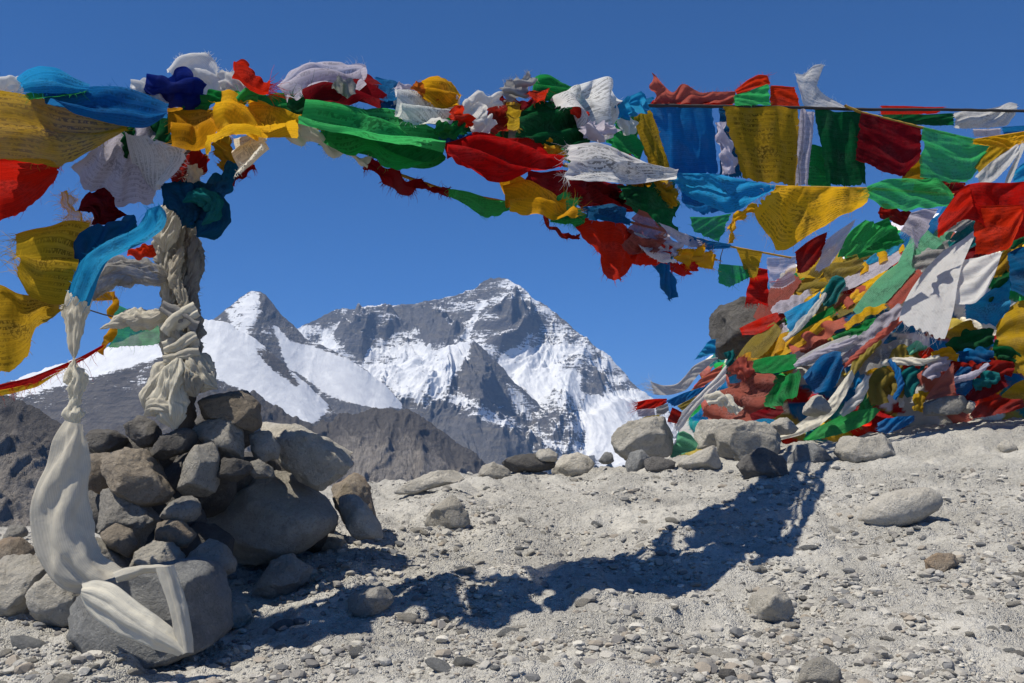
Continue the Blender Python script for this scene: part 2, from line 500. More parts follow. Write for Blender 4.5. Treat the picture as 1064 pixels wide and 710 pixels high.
# ------------------------------------------------------------------ valley and mountains (real distances, metres)
def mountain_mat(name, rock_a, rock_b, rock_c, scale, talus=False):
    t = NT(name)
    ob = t.n('ShaderNodeTexCoord').outputs['Object']
    mp = t.n('ShaderNodeMapping'); mp.inputs['Scale'].default_value = (scale,) * 3
    t.l(ob, mp.inputs['Vector']); v = mp.outputs[0]
    mp2 = t.n('ShaderNodeMapping'); mp2.inputs['Scale'].default_value = (scale * .5, scale * .5, scale * 3.2)
    mp2.inputs['Rotation'].default_value = (0, math.radians(9), 0)
    t.l(ob, mp2.inputs['Vector'])
    at = t.n('ShaderNodeAttribute', attribute_name='snow')
    col = t.mix(t.ramp(t.noise(v, 3.0, 6, 0.65), [(0.38, 0), (0.62, 1)]), rock_a, rock_b)
    col = t.mix(t.ramp(t.noise(mp2.outputs[0], 4.0, 5, 0.6), [(0.5, 0), (0.62, .8)]), col, rock_c)
    fine = t.noise(v, 22.0, 6, 0.7)
    strat = t.noise(mp2.outputs[0], 9.0, 5, 0.65)
    if talus:
        dn = t.n('ShaderNodeAttribute', attribute_name='down')
        mp3 = t.n('ShaderNodeMapping'); mp3.inputs['Scale'].default_value = (scale * 9, scale * 1.2, scale * 1.2)
        t.l(ob, mp3.inputs['Vector'])
        col = t.mix(t.ramp(t.noise(mp3.outputs[0], 2.2, 6, 0.65), [(0.40, 0), (0.62, .8)]), col, tuple(x * 1.35 for x in rock_b))
        col = t.mix(t.ramp(t.noise(mp3.outputs[0], 4.0, 6, 0.65), [(0.52, 0), (0.66, .8)]), col, tuple(x * .62 for x in rock_c))
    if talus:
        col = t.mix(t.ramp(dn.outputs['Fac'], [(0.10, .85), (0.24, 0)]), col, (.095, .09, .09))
    s = t.math('ADD', at.outputs['Fac'], t.math('MULTIPLY', t.math('SUBTRACT', fine, 0.5), 1.15))
    s = t.math('ADD', s, t.math('MULTIPLY', t.math('SUBTRACT', strat, 0.5), 1.7))
    sm = t.ramp(s, [(0.44, 0), (0.56, 1)])
    snow = t.mix(t.ramp(t.noise(v, 6.0, 4, 0.5), [(0.3, 0), (0.7, 1)]), (.70, .72, .75), (.58, .60, .645))
    col = t.mix(sm, col, snow)
    p = t.n('ShaderNodeBsdfPrincipled')
    p.inputs['Roughness'].default_value = 0.9
    p.inputs['Specular IOR Level'].default_value = 0.05
    t.l(col, p.inputs['Base Color'])
    bs = t.n('ShaderNodeMapRange'); bs.inputs['To Min'].default_value = 0.9; bs.inputs['To Max'].default_value = 0.22; t.l(sm, bs.inputs['Value'])
    bm_ = t.bump(t.math('ADD', t.noise(v, 14.0, 8, 0.7), t.math('MULTIPLY', t.noise(v, 60.0, 3, 0.7), 0.4)), 0.9, 0.12 / scale)
    t.l(bs.outputs[0], bm_.node.inputs['Strength'])
    t.l(bm_, p.inputs['Normal'])
    t.l(p.outputs[0], t.out.inputs[0])
    return t.m

def interp(x, pts):
    pts = sorted(pts)
    return np.interp(x, [p[0] for p in pts], [p[1] for p in pts])

def poly_mask(px, py, poly, soft):
    """Signed soft inside-mask of a polygon (1 inside, 0 outside)."""
    poly = np.asarray(poly, float)
    ins = np.zeros(px.shape, bool); dmin = np.full(px.shape, 1e9)
    n = len(poly)
    for i in range(n):
        x0, y0 = poly[i]; x1, y1 = poly[(i + 1) % n]
        c = ((y0 > py) != (y1 > py)) & (px < (x1 - x0) * (py - y0) / (y1 - y0 + 1e-12) + x0)
        ins ^= c
        dx, dy = x1 - x0, y1 - y0
        tt = np.clip(((px - x0) * dx + (py - y0) * dy) / (dx * dx + dy * dy + 1e-9), 0, 1)
        dmin = np.minimum(dmin, np.hypot(px - x0 - tt * dx, py - y0 - tt * dy))
    sd = np.where(ins, dmin, -dmin)
    return sstep(-soft, soft, sd)

def to_px(v):
    x, y, z = v[..., 0], v[..., 1], v[..., 2] - CAMZ
    f = y * math.cos(PITCH) + z * math.sin(PITCH)
    u = -y * math.sin(PITCH) + z * math.cos(PITCH)
    return CX + FPX * x / f, CY - FPX * u / f

def mountain(name, label, crest, Yc, depth, slope_pow, relief, lam, mat, snow_fn, x0, x1, nx, ny, base_py=500, seed=0, crest_rough=1.5, dY=None, extra=None, smooth=()):
    """A mountain side as terrain: a crest line at distance Yc, its face falling towards the viewer over `depth` metres,
    cut by gullies and spurs, and a back slope."""
    px = np.linspace(x0, x1, nx)
    cp = interp(px, crest)
    kk = np.hanning(31); kk /= kk.sum()
    cs = np.convolve(np.concatenate([np.full(15, cp[0]), cp, np.full(15, cp[-1])]), kk, 'valid')
    cp = cp + crest_rough * fbm(np.stack([px * 0.09, px * 0 + seed, px * 0], -1), 4, gain=0.6)
    Yr = Yc + (interp(px, dY) if dY else 0)
    cr = P(px, cp, Yr)
    t = np.concatenate([np.linspace(-0.25, 0, 12)[:-1], np.linspace(0, 1, ny) ** 1.05])
    T, _ = np.meshgrid(t, px, indexing='ij')
    X = cr[None, :, 0] * (1 - np.clip(T, 0, 1) * depth / Yc * 0.6)
    Y = Yr[None, :] - T * depth if np.ndim(Yr) else Yr - T * depth
    zs = P(px, cs, Yr)[:, 2]
    zcr = zs[None] + (cr[:, 2] - zs)[None] * np.exp(-np.abs(T) / 0.045)
    zb = P(px, np.full_like(px, base_py), Yc - depth)[:, 2]
    prof = np.where(T > 0, 1 - np.clip(T, 0, 1) ** slope_pow, 1 - (-T) * 3.0)
    Z = zb[None] + (zcr - zb[None]) * prof
    q = np.stack([X / lam, Y / lam * 0.55, Z / lam * 0.35 + seed], -1)
    q = q + 0.35 * np.stack([noise(q * 1.3 + 3), noise(q * 1.3 + 8), 0 * X], -1)
    g = ridged(q, 6) - 0.75
    g2 = fbm(q * 6 + 5, 5, gain=0.62) + 0.9 * (ridged(q * 4.5 + 2, 4) - 0.7)
    env = np.clip(np.abs(T) / 0.10, 0, 1) ** 0.8
    k_ = np.zeros_like(X)
    if smooth:
        bx, by = to_px(np.stack([X, Y, Z], -1))
        for poly, wgt in smooth: k_ = np.maximum(k_, wgt * poly_mask(bx, by, poly, 9))
    env = env * (1 - k_)
    g2 = g2 * (1 - k_)
    Z = Z + env * relief * g + relief * 0.22 * g2 * np.clip(np.abs(T) / 0.03, 0.15, 1)
    Y = Y - env * relief * 0.5 * g
    V = np.stack([X, Y, Z], -1)
    if extra is not None:
        V = extra(V, T)
    ppx, ppy = to_px(V)
    # slope
    du = np.gradient(V, axis=1); dv = np.gradient(V, axis=0)
    nrm = np.cross(du, dv); nrm /= np.linalg.norm(nrm, axis=-1, keepdims=True) + 1e-9
    nrm *= np.sign(nrm[..., 2:3] + 1e-9)
    s = snow_fn(ppx, ppy, V, nrm, T, g)
    me = new_mesh(name, V.reshape(-1, 3), grid_faces(V.shape[0], nx), mat, attrs={'snow': np.clip(s, -1, 2).ravel(), 'down': T.ravel() + 0.12 * fbm(V / (lam * .5), 4).ravel()})
    o = link(name, me)
    tag(o, label, 'mountain', kind='structure')
    return o

M_HIGH = mountain_mat('dark_high_rock_and_snow', (.15, .152, .165), (.21, .205, .21), (.24, .225, .205), 1 / 900.0)
M_MID = mountain_mat('brown_rock_and_snow', (.13, .12, .115), (.19, .175, .16), (.10, .095, .095), 1 / 600.0)
M_TALUS = mountain_mat('brown_talus', (.20, .182, .164), (.26, .238, .215), (.15, .14, .13), 1 / 260.0, True)

# --- the highest peak at the head of the valley
def snow_a(px, py, V, n, T, g):
    q = V / 700.0
    s = 0.37 + 0.55 * (n[..., 2] - 0.60) + 0.30 * fbm(q, 4)
    band = np.sin((V[..., 2] - 0.14 * V[..., 0]) / 62.0 + 2.5 * noise(V / 900.0))
    s = s + 0.13 * band
    s = s + 0.40 * (g < -0.35) * np.clip((py - 300) / 60, 0, 1)
    def m(poly, wgt, soft=7):
        return wgt * poly_mask(px, py, poly, soft)
    s = s + m([(500, 300), (512, 288), (530, 289), (555, 308), (560, 318), (540, 316), (515, 312)], .26, 5)
    s = s + m([(497, 316), (505, 314), (486, 352), (478, 352)], .60, 4)
    s = s + m([(470, 352), (500, 350), (600, 440), (620, 480), (480, 480)], .12)
    s = s + m([(548, 372), (600, 380), (606, 410), (560, 420), (528, 402)], .42, 9)
    s = s + m([(585, 352), (612, 352), (625, 378), (612, 392), (598, 380)], .40, 7)
    s = s + m([(606, 425), (640, 412), (668, 410), (690, 440), (690, 480), (620, 470)], .75, 8)
    s = s + m([(590, 385), (598, 385), (606, 440), (604, 478), (596, 478), (596, 430)], .28, 5)
    s = s + m([(330, 345), (350, 345), (365, 370), (380, 385), (395, 392), (340, 372)], .28, 7)
    s = s + m([(336, 350), (346, 350), (352, 374), (340, 372)], .4, 4)
    s = s - m([(355, 330), (460, 318), (505, 318), (480, 345), (430, 355), (370, 345)], .10, 8)
    s = s - m([(560, 345), (620, 372), (650, 402), (610, 405), (590, 372), (555, 366)], .10, 8)
    return s
mountain('mountain', 'great dark pyramid peak streaked with snow at the valley head',
         [(100, 430), (180, 400), (260, 362), (300, 346), (315, 339), (335, 329), (350, 322), (368, 321), (385, 319), (400, 320), (430, 316), (455, 311), (478, 306), (492, 301), (502, 293),
          (510, 289), (519, 288), (527, 290), (537, 296), (548, 303), (557, 312), (568, 318), (582, 329), (596, 342), (610, 352), (622, 362), (634, 371), (645, 383), (655, 396), (664, 405), (676, 412), (700, 432), (760, 470), (860, 520)],
         19500, 4300, 0.92, 330, 1500, M_HIGH, snow_a, 130, 800, 900, 420, seed=1.3, crest_rough=1.6, smooth=[([(606, 425), (640, 405), (668, 405), (700, 440), (700, 490), (610, 480)], .75), ([(545, 372), (600, 380), (606, 412), (560, 420), (526, 402)], .6)],
         dY=[(100, -600), (350, 300), (518, 0), (668, -600), (860, -1400)])

# --- the nearer north peak with its lit snow flank and dark right face
def snow_b(px, py, V, n, T, g):
    q = V / 500.0
    s = 0.18 + 0.5 * (n[..., 2] - 0.6) + 0.28 * fbm(q, 4)
    def m(poly, wgt, soft=6): return wgt * poly_mask(px, py, poly, soft)
    s = s + m([(380, 388), (425, 364), (452, 356), (490, 354), (487, 372), (472, 392), (456, 416), (440, 424), (415, 412)], .75, 8)
    s = s + m([(458, 415), (478, 408), (520, 428), (545, 445), (530, 450), (490, 432)], .50, 6)
    s = s + m([(520, 392), (545, 408), (570, 432), (578, 446), (552, 440), (535, 424)], .55, 5)
    s = s - m([(492, 352), (520, 385), (530, 400), (512, 412), (484, 406), (478, 390)], .30, 6)
    s = s - m([(440, 430), (500, 440), (560, 446), (590, 460), (590, 490), (430, 490)], .25, 6)
    return s
def fold_b(V, T):
    # the face turns away on the right of the summit: pull the right flank back so that it falls out of the sun
    px, py = to_px(V)
    k = sstep(486, 560, px - (py - 352) * 0.25)
    V = V.copy(); V[..., 1] += k * 900 * np.clip(T * 2.5, 0, 1)
    return V
mountain('mountain', 'nearer snow flanked peak with dark right face below the great pyramid',
         [(330, 420), (380, 396), (410, 382), (430, 371), (448, 365), (465, 360), (478, 355), (490, 352), (500, 360), (512, 373), (524, 384), (536, 399), (548, 408), (560, 420), (575, 436), (590, 455), (605, 480), (640, 520)],
         16200, 2400, 0.95, 190, 900, M_HIGH, snow_b, 320, 650, 520, 300, seed=4.1, crest_rough=2.0, extra=fold_b)

# --- sharp snow peak on the left with a smooth snow dome running down to the right
def snow_c(px, py, V, n, T, g):
    q = V / 380.0
    s = 0.22 + 0.6 * (n[..., 2] - 0.6) + 0.28 * fbm(q, 4)
    def m(poly, wgt, soft=5): return wgt * poly_mask(px, py, poly, soft)
    s = s + m([(236, 322), (262, 302), (272, 304), (270, 322), (262, 338), (252, 352), (236, 338)], .60, 6)
    s = s + m([(286, 340), (300, 356), (330, 364), (370, 380), (404, 404), (418, 424), (395, 424), (350, 412), (300, 380)], 1.6, 5)
    s = s - m([(268, 302), (284, 316), (306, 342), (296, 352), (280, 336), (272, 320)], .25, 4)
    s = s - m([(395, 425), (430, 420), (520, 480), (300, 480), (310, 425), (350, 425)], .9, 6)
    return s
mountain('mountain', 'sharp snowy peak at left with a smooth snow dome sloping right',
         [(140, 430), (180, 372), (205, 345), (222, 331), (240, 318), (251, 309), (261, 303), (270, 302), (276, 307), (283, 315), (290, 324), (300, 334), (308, 342), (318, 352), (330, 357), (346, 364), (362, 372), (376, 381), (390, 393), (402, 402), (414, 416), (424, 428), (445, 450), (480, 490)],
         13200, 1800, 1.0, 42, 700, M_HIGH, snow_c, 140, 480, 460, 260, seed=7.7, crest_rough=1.4, smooth=[([(280, 336), (300, 350), (335, 358), (372, 376), (408, 402), (424, 430), (395, 430), (350, 418), (296, 384)], .80)])

# --- broad glacier dome at the far left
def snow_d(px, py, V, n, T, g):
    q = V / 300.0
    s = 0.26 + 0.5 * (n[..., 2] - 0.6) + 0.26 * fbm(q, 4)
    def m(poly, wgt, soft=6): return wgt * poly_mask(px, py, poly, soft)
    s = s + m([(205, 330), (236, 333), (262, 350), (290, 380), (318, 400), (340, 420), (326, 440), (300, 432), (262, 408), (225, 390), (200, 372)], 1.5, 6)
    s = s + m([(20, 392), (75, 374), (110, 360), (170, 338), (210, 330), (205, 352), (160, 372), (120, 385), (60, 400), (20, 410)], .95, 6)
    s = s - m([(262, 357), (284, 370), (314, 401), (307, 404), (284, 388), (266, 370)], 1.5, 4)
    s = s - m([(25, 405), (110, 392), (190, 375), (240, 410), (200, 440), (120, 470), (30, 450)], .16, 9)
    s = s - m([(0, 436), (140, 418), (250, 415), (300, 436), (420, 450), (420, 520), (0, 520)], .8, 8)
    return s
mountain('mountain', 'broad white glacier dome with broken rock below at far left',
         [(-120, 440), (-60, 418), (0, 400), (30, 389), (55, 380), (75, 375), (95, 367), (112, 361), (130, 352), (150, 344), (178, 336), (204, 331), (232, 334), (248, 342), (264, 352), (284, 367), (300, 383), (318, 398), (336, 416), (352, 432), (390, 460), (430, 490)],
         10500, 1500, 1.0, 30, 520, M_MID, snow_d, -140, 430, 620, 260, seed=2.2, crest_rough=1.6, smooth=[([(196, 326), (236, 329), (266, 348), (295, 380), (326, 402), (346, 424), (326, 446), (296, 436), (258, 412), (222, 394), (196, 376)], .80), ([(20, 388), (110, 356), (206, 328), (206, 356), (120, 388), (20, 412)], .8)])

# --- brown scree spurs in front
def snow_e(px, py, V, n, T, g):
    return -0.35 + 0.45 * fbm(V / 160.0, 4) + 0.3 * (n[..., 2] - 0.7)
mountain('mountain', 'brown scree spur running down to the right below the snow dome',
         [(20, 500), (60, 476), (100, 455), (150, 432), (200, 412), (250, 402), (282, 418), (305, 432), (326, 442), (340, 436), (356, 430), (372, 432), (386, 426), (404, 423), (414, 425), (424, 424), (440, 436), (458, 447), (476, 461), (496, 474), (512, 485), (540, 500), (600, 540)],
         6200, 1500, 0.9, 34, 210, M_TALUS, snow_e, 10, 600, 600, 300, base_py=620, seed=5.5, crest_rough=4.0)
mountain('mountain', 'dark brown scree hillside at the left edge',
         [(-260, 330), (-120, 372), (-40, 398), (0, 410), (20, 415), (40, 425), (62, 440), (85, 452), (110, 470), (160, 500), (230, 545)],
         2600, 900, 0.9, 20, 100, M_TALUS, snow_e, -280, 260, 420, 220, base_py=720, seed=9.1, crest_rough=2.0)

def valley():
    x = np.linspace(-30000, 30000, 90); y = np.concatenate([np.linspace(-3000, 60, 6), np.linspace(110, 60000, 90)])
    X, Y = np.meshgrid(x, y)
    Z = np.full_like(X, -420.0) + 8 * fbm(np.stack([X / 900, Y / 900, 0 * X], -1), 3)
    me = new_mesh('valley_ground', np.stack([X, Y, Z], -1).reshape(-1, 3), grid_faces(len(y), 90), M_TALUS, attrs={'snow': np.full(X.size, -1.0)})
    tag(link('valley_ground', me), 'brown valley floor beyond the gravel ridge', 'ground', kind='structure')
valley()

# ------------------------------------------------------------------ rocks
def ico(n):
    import bmesh
    bm = bmesh.new()
    bmesh.ops.create_icosphere(bm, subdivisions=n, radius=1)
    v = np.array([x.co[:] for x in bm.verts]); f = np.array([[q.index for q in p.verts] for p in bm.faces])
    bm.free()
    return v, f
ICO5, ICO4, ICO3, ICO2 = ico(5), ico(4), ico(3), ico(2)

def outline_radius(poly, th):
    """Distance from the centre to a polygon edge along angles th (polygon relative to its centre)."""
    n = len(poly); r = np.full(th.shape, 1e-3)
    dx, dz = np.cos(th), np.sin(th)
    for i in range(n):
        a = poly[i]; e = poly[(i + 1) % n] - a
        den = dx * e[1] - dz * e[0]
        den = np.where(np.abs(den) < 1e-9, 1e-9, den)
        t = (a[0] * e[1] - a[1] * e[0]) / den
        s = (a[0] * dz - a[1] * dx) / den
        ok = (t > 0) & (s >= -1e-6) & (s <= 1 + 1e-6)
        r = np.where(ok, np.maximum(r, t), r)
    return r

def rock_verts(poly_m, thick, seed, boxy=0.72, facets=7, rough=0.03, res=None, planes=()):
    V0, F = res or ICO4
    r_ = np.random.default_rng(seed)
    ang = np.linspace(-math.pi, math.pi, 721)
    rr = outline_radius(poly_m, ang)
    k = np.hanning(23); k /= k.sum()
    rr = np.convolve(np.concatenate([rr[-12:-1], rr, rr[1:12]]), k, 'valid')
    a, b, c = V0[:, 0], V0[:, 1], V0[:, 2]
    rho = np.sqrt(a * a + c * c)
    R = np.interp(np.arctan2(c, a), ang, rr)
    pl = rho ** boxy * R
    v = np.stack([pl * a / (rho + 1e-9), np.sign(b) * np.abs(b) ** boxy * thick / 2, pl * c / (rho + 1e-9)], 1)
    size = np.sqrt(rr.mean() * thick / 2)
    for i in range(facets):
        n = r_.normal(size=3); n[1] = -abs(n[1]) - 0.35 if i % 3 else n[1]
        if i % 3 == 1: n[2] = abs(n[2]) + 0.4
        n /= np.linalg.norm(n)
        d = v @ n
        lim = d.max() * r_.uniform(0.68, 0.86)
        v = v - np.maximum(d - lim, 0)[:, None] * n * 0.97
    for n, fr in planes:
        n = np.array(n, float); n /= np.linalg.norm(n)
        d = v @ n
        v = v - np.maximum(d - d.max() * fr, 0)[:, None] * n * 0.97
    nd = v / (np.linalg.norm(v, axis=1, keepdims=True) + 1e-9)
    q = v / size
    v = v + nd * (size * (rough * 2.2 * fbm(q * 1.4 + seed, 3) + rough * 1.1 * fbm(q * 5 + seed, 5, gain=.6) - rough * 0.6 * (ridged(q * 2.0 + seed, 3) - 0.7)))[:, None]
    return v, F

_ri = [100]
def rock(label, outline, mat='grey', Y=None, thick=0.85, boxy=0.72, facets=9, rough=0.04, name='rock', cat='rock', group=None, res=None, sit=True, planes=()):
    _ri[0] += 1
    o = np.asarray(outline, float)
    if Y is None:
        Y = ground_hit(o[:, 0].mean(), o[:, 1].max() - 2)
        half = True
    else:
        half = False
    wpx = np.ptp(o[:, 0]); hpx = np.ptp(o[:, 1])
    T = thick * math.sqrt(wpx * hpx) / FPX * Y
    Yc = Y + (T * 0.42 if half else 0)
    c = 0.5 * (o.min(0) + o.max(0))
    ctr = P(c[0], c[1], Yc)
    p = P(o[:, 0], o[:, 1], Yc) - ctr
    v, F = rock_verts(p[:, [0, 2]], T, _ri[0], boxy, facets, rough, res or (ICO5 if wpx > 60 else None), planes)
    me = new_mesh(name, v, F, ROCK[mat])
    ob = link(name, me, loc=ctr)
    tag(ob, label, cat, group)
    return ob

def zz(f, ox, oy, pts):
    return [(x / f + ox, y / f + oy) for x, y in pts]
def zc(*pts): return zz(3.129, 60, 400, pts)
def z6(*pts): return zz(2.452, 630, 240, pts)
def z7(*pts): return zz(2.151, 0, 380, pts)
def z8(*pts): return zz(4.733, 640, 340, pts)

G_C = 'stones piled round the foot of the pole'
def cst(label, pts, mat, Y, **k):
    return rock(label, pts, mat, Y, group=G_C, name='cairn_stone', cat='stone', **k)

cst('blocky beige stone topping the cairn just right of the pole', zc((445,70),(480,42),(520,25),(610,15),(650,60),(655,130),(630,155),(560,120),(500,110),(450,115)), 'brown', 4.12, boxy=.6)
cst('rounded grey stone under the blocky beige top stone', zc((430,140),(500,110),(580,120),(625,180),(630,225),(600,245),(530,240),(470,180)), 'grey', 4.08)
cst('small upright grey stone between rounded stone and long slab', zc((620,165),(650,148),(690,150),(720,200),(710,260),(670,262),(635,235)), 'grey', 4.15)
cst('long pale slab leaning down the right side of the cairn', zc((655,105),(700,104),(760,120),(870,175),(985,240),(930,295),(870,340),(840,335),(740,270),(700,200)), 'pale', 4.5, boxy=.55, facets=5, thick=.7)
cst('thin dark slab at the upper left of the cairn', zc((75,150),(120,140),(180,145),(230,180),(220,200),(140,228),(85,218)), 'dark', 4.15)
cst('jagged near black stone left of the pole wrapping', zc((222,130),(265,95),(310,105),(352,155),(315,195),(270,208),(230,185)), 'dark', 4.10, facets=10, rough=.05)
cst('flat dark stone below the pole wrapping', zc((290,222),(340,160),(420,138),(455,165),(445,210),(335,247)), 'dark', 3.98, boxy=.6)
cst('large rust topped boulder on the left of the cairn', zc((135,215),(200,200),(290,210),(350,280),(375,340),(340,385),(280,400),(200,355),(150,290)), 'brown', 3.92)
cst('tall upright stone in the middle of the cairn', zc((392,345),(420,240),(460,180),(510,172),(522,220),(524,300),(512,350),(470,372),(400,365)), 'grey', 3.96)
cst('small dark stone beside the tall upright stone', zc((515,250),(535,228),(575,232),(620,245),(642,280),(580,318),(520,302)), 'dark', 3.98)
cst('small grey stone resting on the big boulder', zc((605,255),(650,240),(700,270),(705,300),(640,305),(612,290)), 'grey', 4.02)
cst('biggest rounded boulder at the right of the cairn', zc((420,465),(480,405),(560,335),(680,278),(760,270),(830,330),(870,375),(905,430),(890,470),(800,540),(700,580),(600,592),(530,525),(450,490)), 'pale', 4.5, thick=.75, boxy=.6, facets=8, res=ICO5, rough=.02)
cst('oval grey stone tucked left of the big boulder', zc((328,425),(370,370),(430,358),(478,390),(445,442),(360,450)), 'grey', 3.84)
cst('flattened oval stone below the tucked oval stone', zc((283,462),(350,437),(410,442),(448,490),(430,528),(350,538),(300,505)), 'brown', 3.78)
cst('wide grey boulder under the rust topped boulder', zc((112,355),(160,332),(250,370),(330,440),(290,475),(260,545),(130,480)), 'grey', 3.90)
cst('small rust brown stone behind the white scarf', zc((128,468),(160,445),(230,465),(258,520),(230,567),(180,535)), 'brown', 3.72)
cst('pale stone just above the scarf tied block', zc((215,595),(260,545),(300,508),(370,510),(412,560),(400,585),(290,625),(225,625)), 'pale', 3.68)
cst('smooth grey stone right of the scarf tied block', zc((408,555),(480,493),(540,520),(582,580),(572,625),(500,640),(440,610)), 'grey', 3.74)
cst('rusty stone at the left end of the cairn', zc((80,225),(160,215),(185,260),(165,352),(110,362),(78,300)), 'brown', 4.02)
cst('low grey boulder half hidden by the hanging scarf', zc((60,500),(120,495),(190,545),(235,600),(190,640),(90,640)), 'grey', 3.72)
cst('mottled wedge stone lying in front of the biggest boulder', [(258,611),(263,598),(280,584),(301,574),(324,591),(321,602),(308,614),(293,624),(259,624)], 'grey', None)
cst('pale pitted stone standing at the right end of the cairn', [(343,513),(356,511),(370,512),(384,530),(396,547),(398,563),(376,567),(360,546)], 'pale', 4.62, facets=9)
cst('tan stone behind the pale pitted stone', [(340,505),(358,492),(373,487),(384,509),(388,530),(392,545),(360,545)], 'brown', 4.95)
cst('small stone at the foot of the pale pitted stone', [(328,560),(340,554),(356,557),(361,568),(350,575),(332,574)], 'grey', None)
cst('half buried stone in the shade right of the cairn', [(355,632),(364,618),(380,610),(400,609),(410,622),(398,637),(368,645)], 'grey', None)
cst('sunlit blocky stone right of the scarf tied block', [(226,626),(238,622),(252,623),(262,640),(252,655),(234,659)], 'pale', None)
# inner cairn stones in dark material: shade of the gaps put into their colour
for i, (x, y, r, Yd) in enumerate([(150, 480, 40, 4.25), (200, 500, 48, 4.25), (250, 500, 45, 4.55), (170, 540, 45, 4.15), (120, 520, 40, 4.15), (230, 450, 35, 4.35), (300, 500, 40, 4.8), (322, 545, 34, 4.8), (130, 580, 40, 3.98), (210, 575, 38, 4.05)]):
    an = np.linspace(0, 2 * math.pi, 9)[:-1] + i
    cst('inner cairn stone coloured dark to stand for shade in the gaps', [(x + r * math.cos(q) * rng.uniform(.8, 1.1), y + r * math.sin(q) * rng.uniform(.7, 1.0)) for q in an], 'dark', Yd, res=ICO3)

BLOCK = rock('squared grey block with a white scarf tied round it', [(64,631),(78,620),(93,612),(139,594),(172,585),(200,580),(219,589),(228,622),(236,654),(228,666),(177,688),(104,705),(86,680),(74,655)], 'blue', 3.42, boxy=.36, thick=.8, facets=3, planes=[((-.12,-1,.12),.72),((.1,-.35,1),.80),((1,-.5,.15),.82),((-.8,-.6,.3),.85)], name='boulder', cat='boulder', res=ICO5, rough=.022)

rock('large pale boulder at the left edge of the picture', [(-30,640),(-25,590),(0,580),(35,577),(55,588),(42,648),(0,654)], 'pale', 3.75)
rock('brownish pale boulder left of the hanging scarf', [(28,606),(45,592),(62,594),(82,620),(78,648),(45,652),(33,640)], 'pale', 3.62)
rock('round tan stone at the left edge above the pale boulder', [(-12,570),(5,556),(22,555),(34,570),(28,592),(5,600),(-10,592)], 'brown', 4.3)
rock('small grey stone at left edge behind the round tan stone', [(0,552),(10,545),(24,546),(30,556),(14,562),(2,561)], 'grey', 5.0, res=ICO3)

G_R = 'rocks along the gravel ridge'
def rr(label, pts, mat='pale', **k): return rock(label, pts, mat, group=G_R, **k)
rr('long low pale rock lying on the ridge right of the cairn', [(408,514),(416,504),(430,496),(450,490),(470,488),(486,488),(491,493),(480,500),(455,506),(430,514)], thick=.6)
rr('rounded pale rock on the ridge below the north peak', [(492,496),(500,484),(515,480),(526,485),(532,493),(515,500)])
rr('flat dark rock on the ridge', [(519,482),(530,474),(545,472),(560,472),(578,476),(577,488),(548,492),(526,490)], 'dark')
rr('pale rock behind the flat dark rock', [(553,476),(560,467),(571,466),(580,472),(578,480),(560,480)])
rr('white angular wedge rock on the ridge', [(569,497),(576,484),(585,473),(600,471),(610,472),(620,481),(607,495)], boxy=.6, facets=8)
rr('small blue grey stone beside the white wedge rock', [(621,480),(628,470),(636,470),(638,480),(630,484)], 'blue', res=ICO3)
rr('pale angular rock alone on the slope right of the cairn', [(440,546),(446,532),(456,519),(468,515),(480,515),(490,530),(488,546),(462,553)], facets=9)
rr('long egg shaped boulder alone on the right slope', [(895,540),(899,529),(908,519),(922,512),(940,508),(962,506),(976,513),(979,522),(972,531),(952,543),(930,549),(908,549)], facets=0, rough=.014, boxy=.9, thick=.7, res=ICO5)
rr('small tan stone below the egg shaped boulder', [(962,582),(974,574),(992,576),(998,585),(986,596),(964,597)], 'brown')
rr('flat white rock sunk in the gravel lower right', [(778,628),(790,614),(806,610),(822,622),(826,640),(802,650),(784,646)], thick=.9, facets=12, rough=.06, boxy=.6)
rr('dark pebble like stone at the bottom edge of the slope', [(746,704),(748,695),(758,693),(766,699),(764,709),(752,711)], 'dark', res=ICO3)
rr('flat pale rock sunk at the bottom edge of the slope', [(828,712),(836,690),(856,682),(874,694),(878,712)], thick=.6)
G_M = 'rocks at the foot of the flag heap'
def rm(label, pts, mat='pale', **k): return rock(label, pts, mat, group=G_M, **k)
rm('big tan boulder at the left toe of the flag heap', [(635,455),(640,447),(654,438),(675,434),(692,433),(702,446),(704,458),(699,473),(680,479),(654,480),(638,470)], 'pale', facets=6)
rm('small grey stone below the big tan boulder', [(649,479),(655,470),(667,467),(676,476),(672,492),(652,492)], 'blue')
rm('charcoal stone with a white vein below the big tan boulder', [(669,478),(679,474),(690,476),(704,481),(704,490),(671,492)], 'dark', boxy=.6)
rm('pale rock under the dusty pink flag', [(717,441),(730,437),(752,436),(768,437),(790,445),(770,462),(745,464),(722,468)], Y=7.35)
rm('blocky cracked pale boulder in front of the heap', [(745,446),(760,442),(780,438),(797,438),(812,452),(813,468),(802,478),(765,482),(747,479)], boxy=.55, facets=9)
rm('sloping slab left of the blocky cracked boulder', [(700,490),(705,480),(725,470),(748,460),(750,486),(712,493)], boxy=.6)
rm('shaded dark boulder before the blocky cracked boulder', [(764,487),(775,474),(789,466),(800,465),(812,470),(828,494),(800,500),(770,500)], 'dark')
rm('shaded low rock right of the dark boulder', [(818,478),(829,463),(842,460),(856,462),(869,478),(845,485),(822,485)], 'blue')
rm('rounded pale boulder at the heap foot on the right', [(868,470),(875,455),(885,453),(896,456),(916,451),(924,457),(931,468),(924,482),(900,483),(880,483)], facets=4)
rm('flat grey slab lying at the heap foot', [(961,416),(980,412),(999,411),(1002,420),(1001,430),(980,432),(961,432)], 'grey', boxy=.5, Y=7.2)
rm('small white stone beside the flat grey slab', [(1000,428),(1003,417),(1010,414),(1014,420),(1010,431)], Y=7.25, res=ICO3)
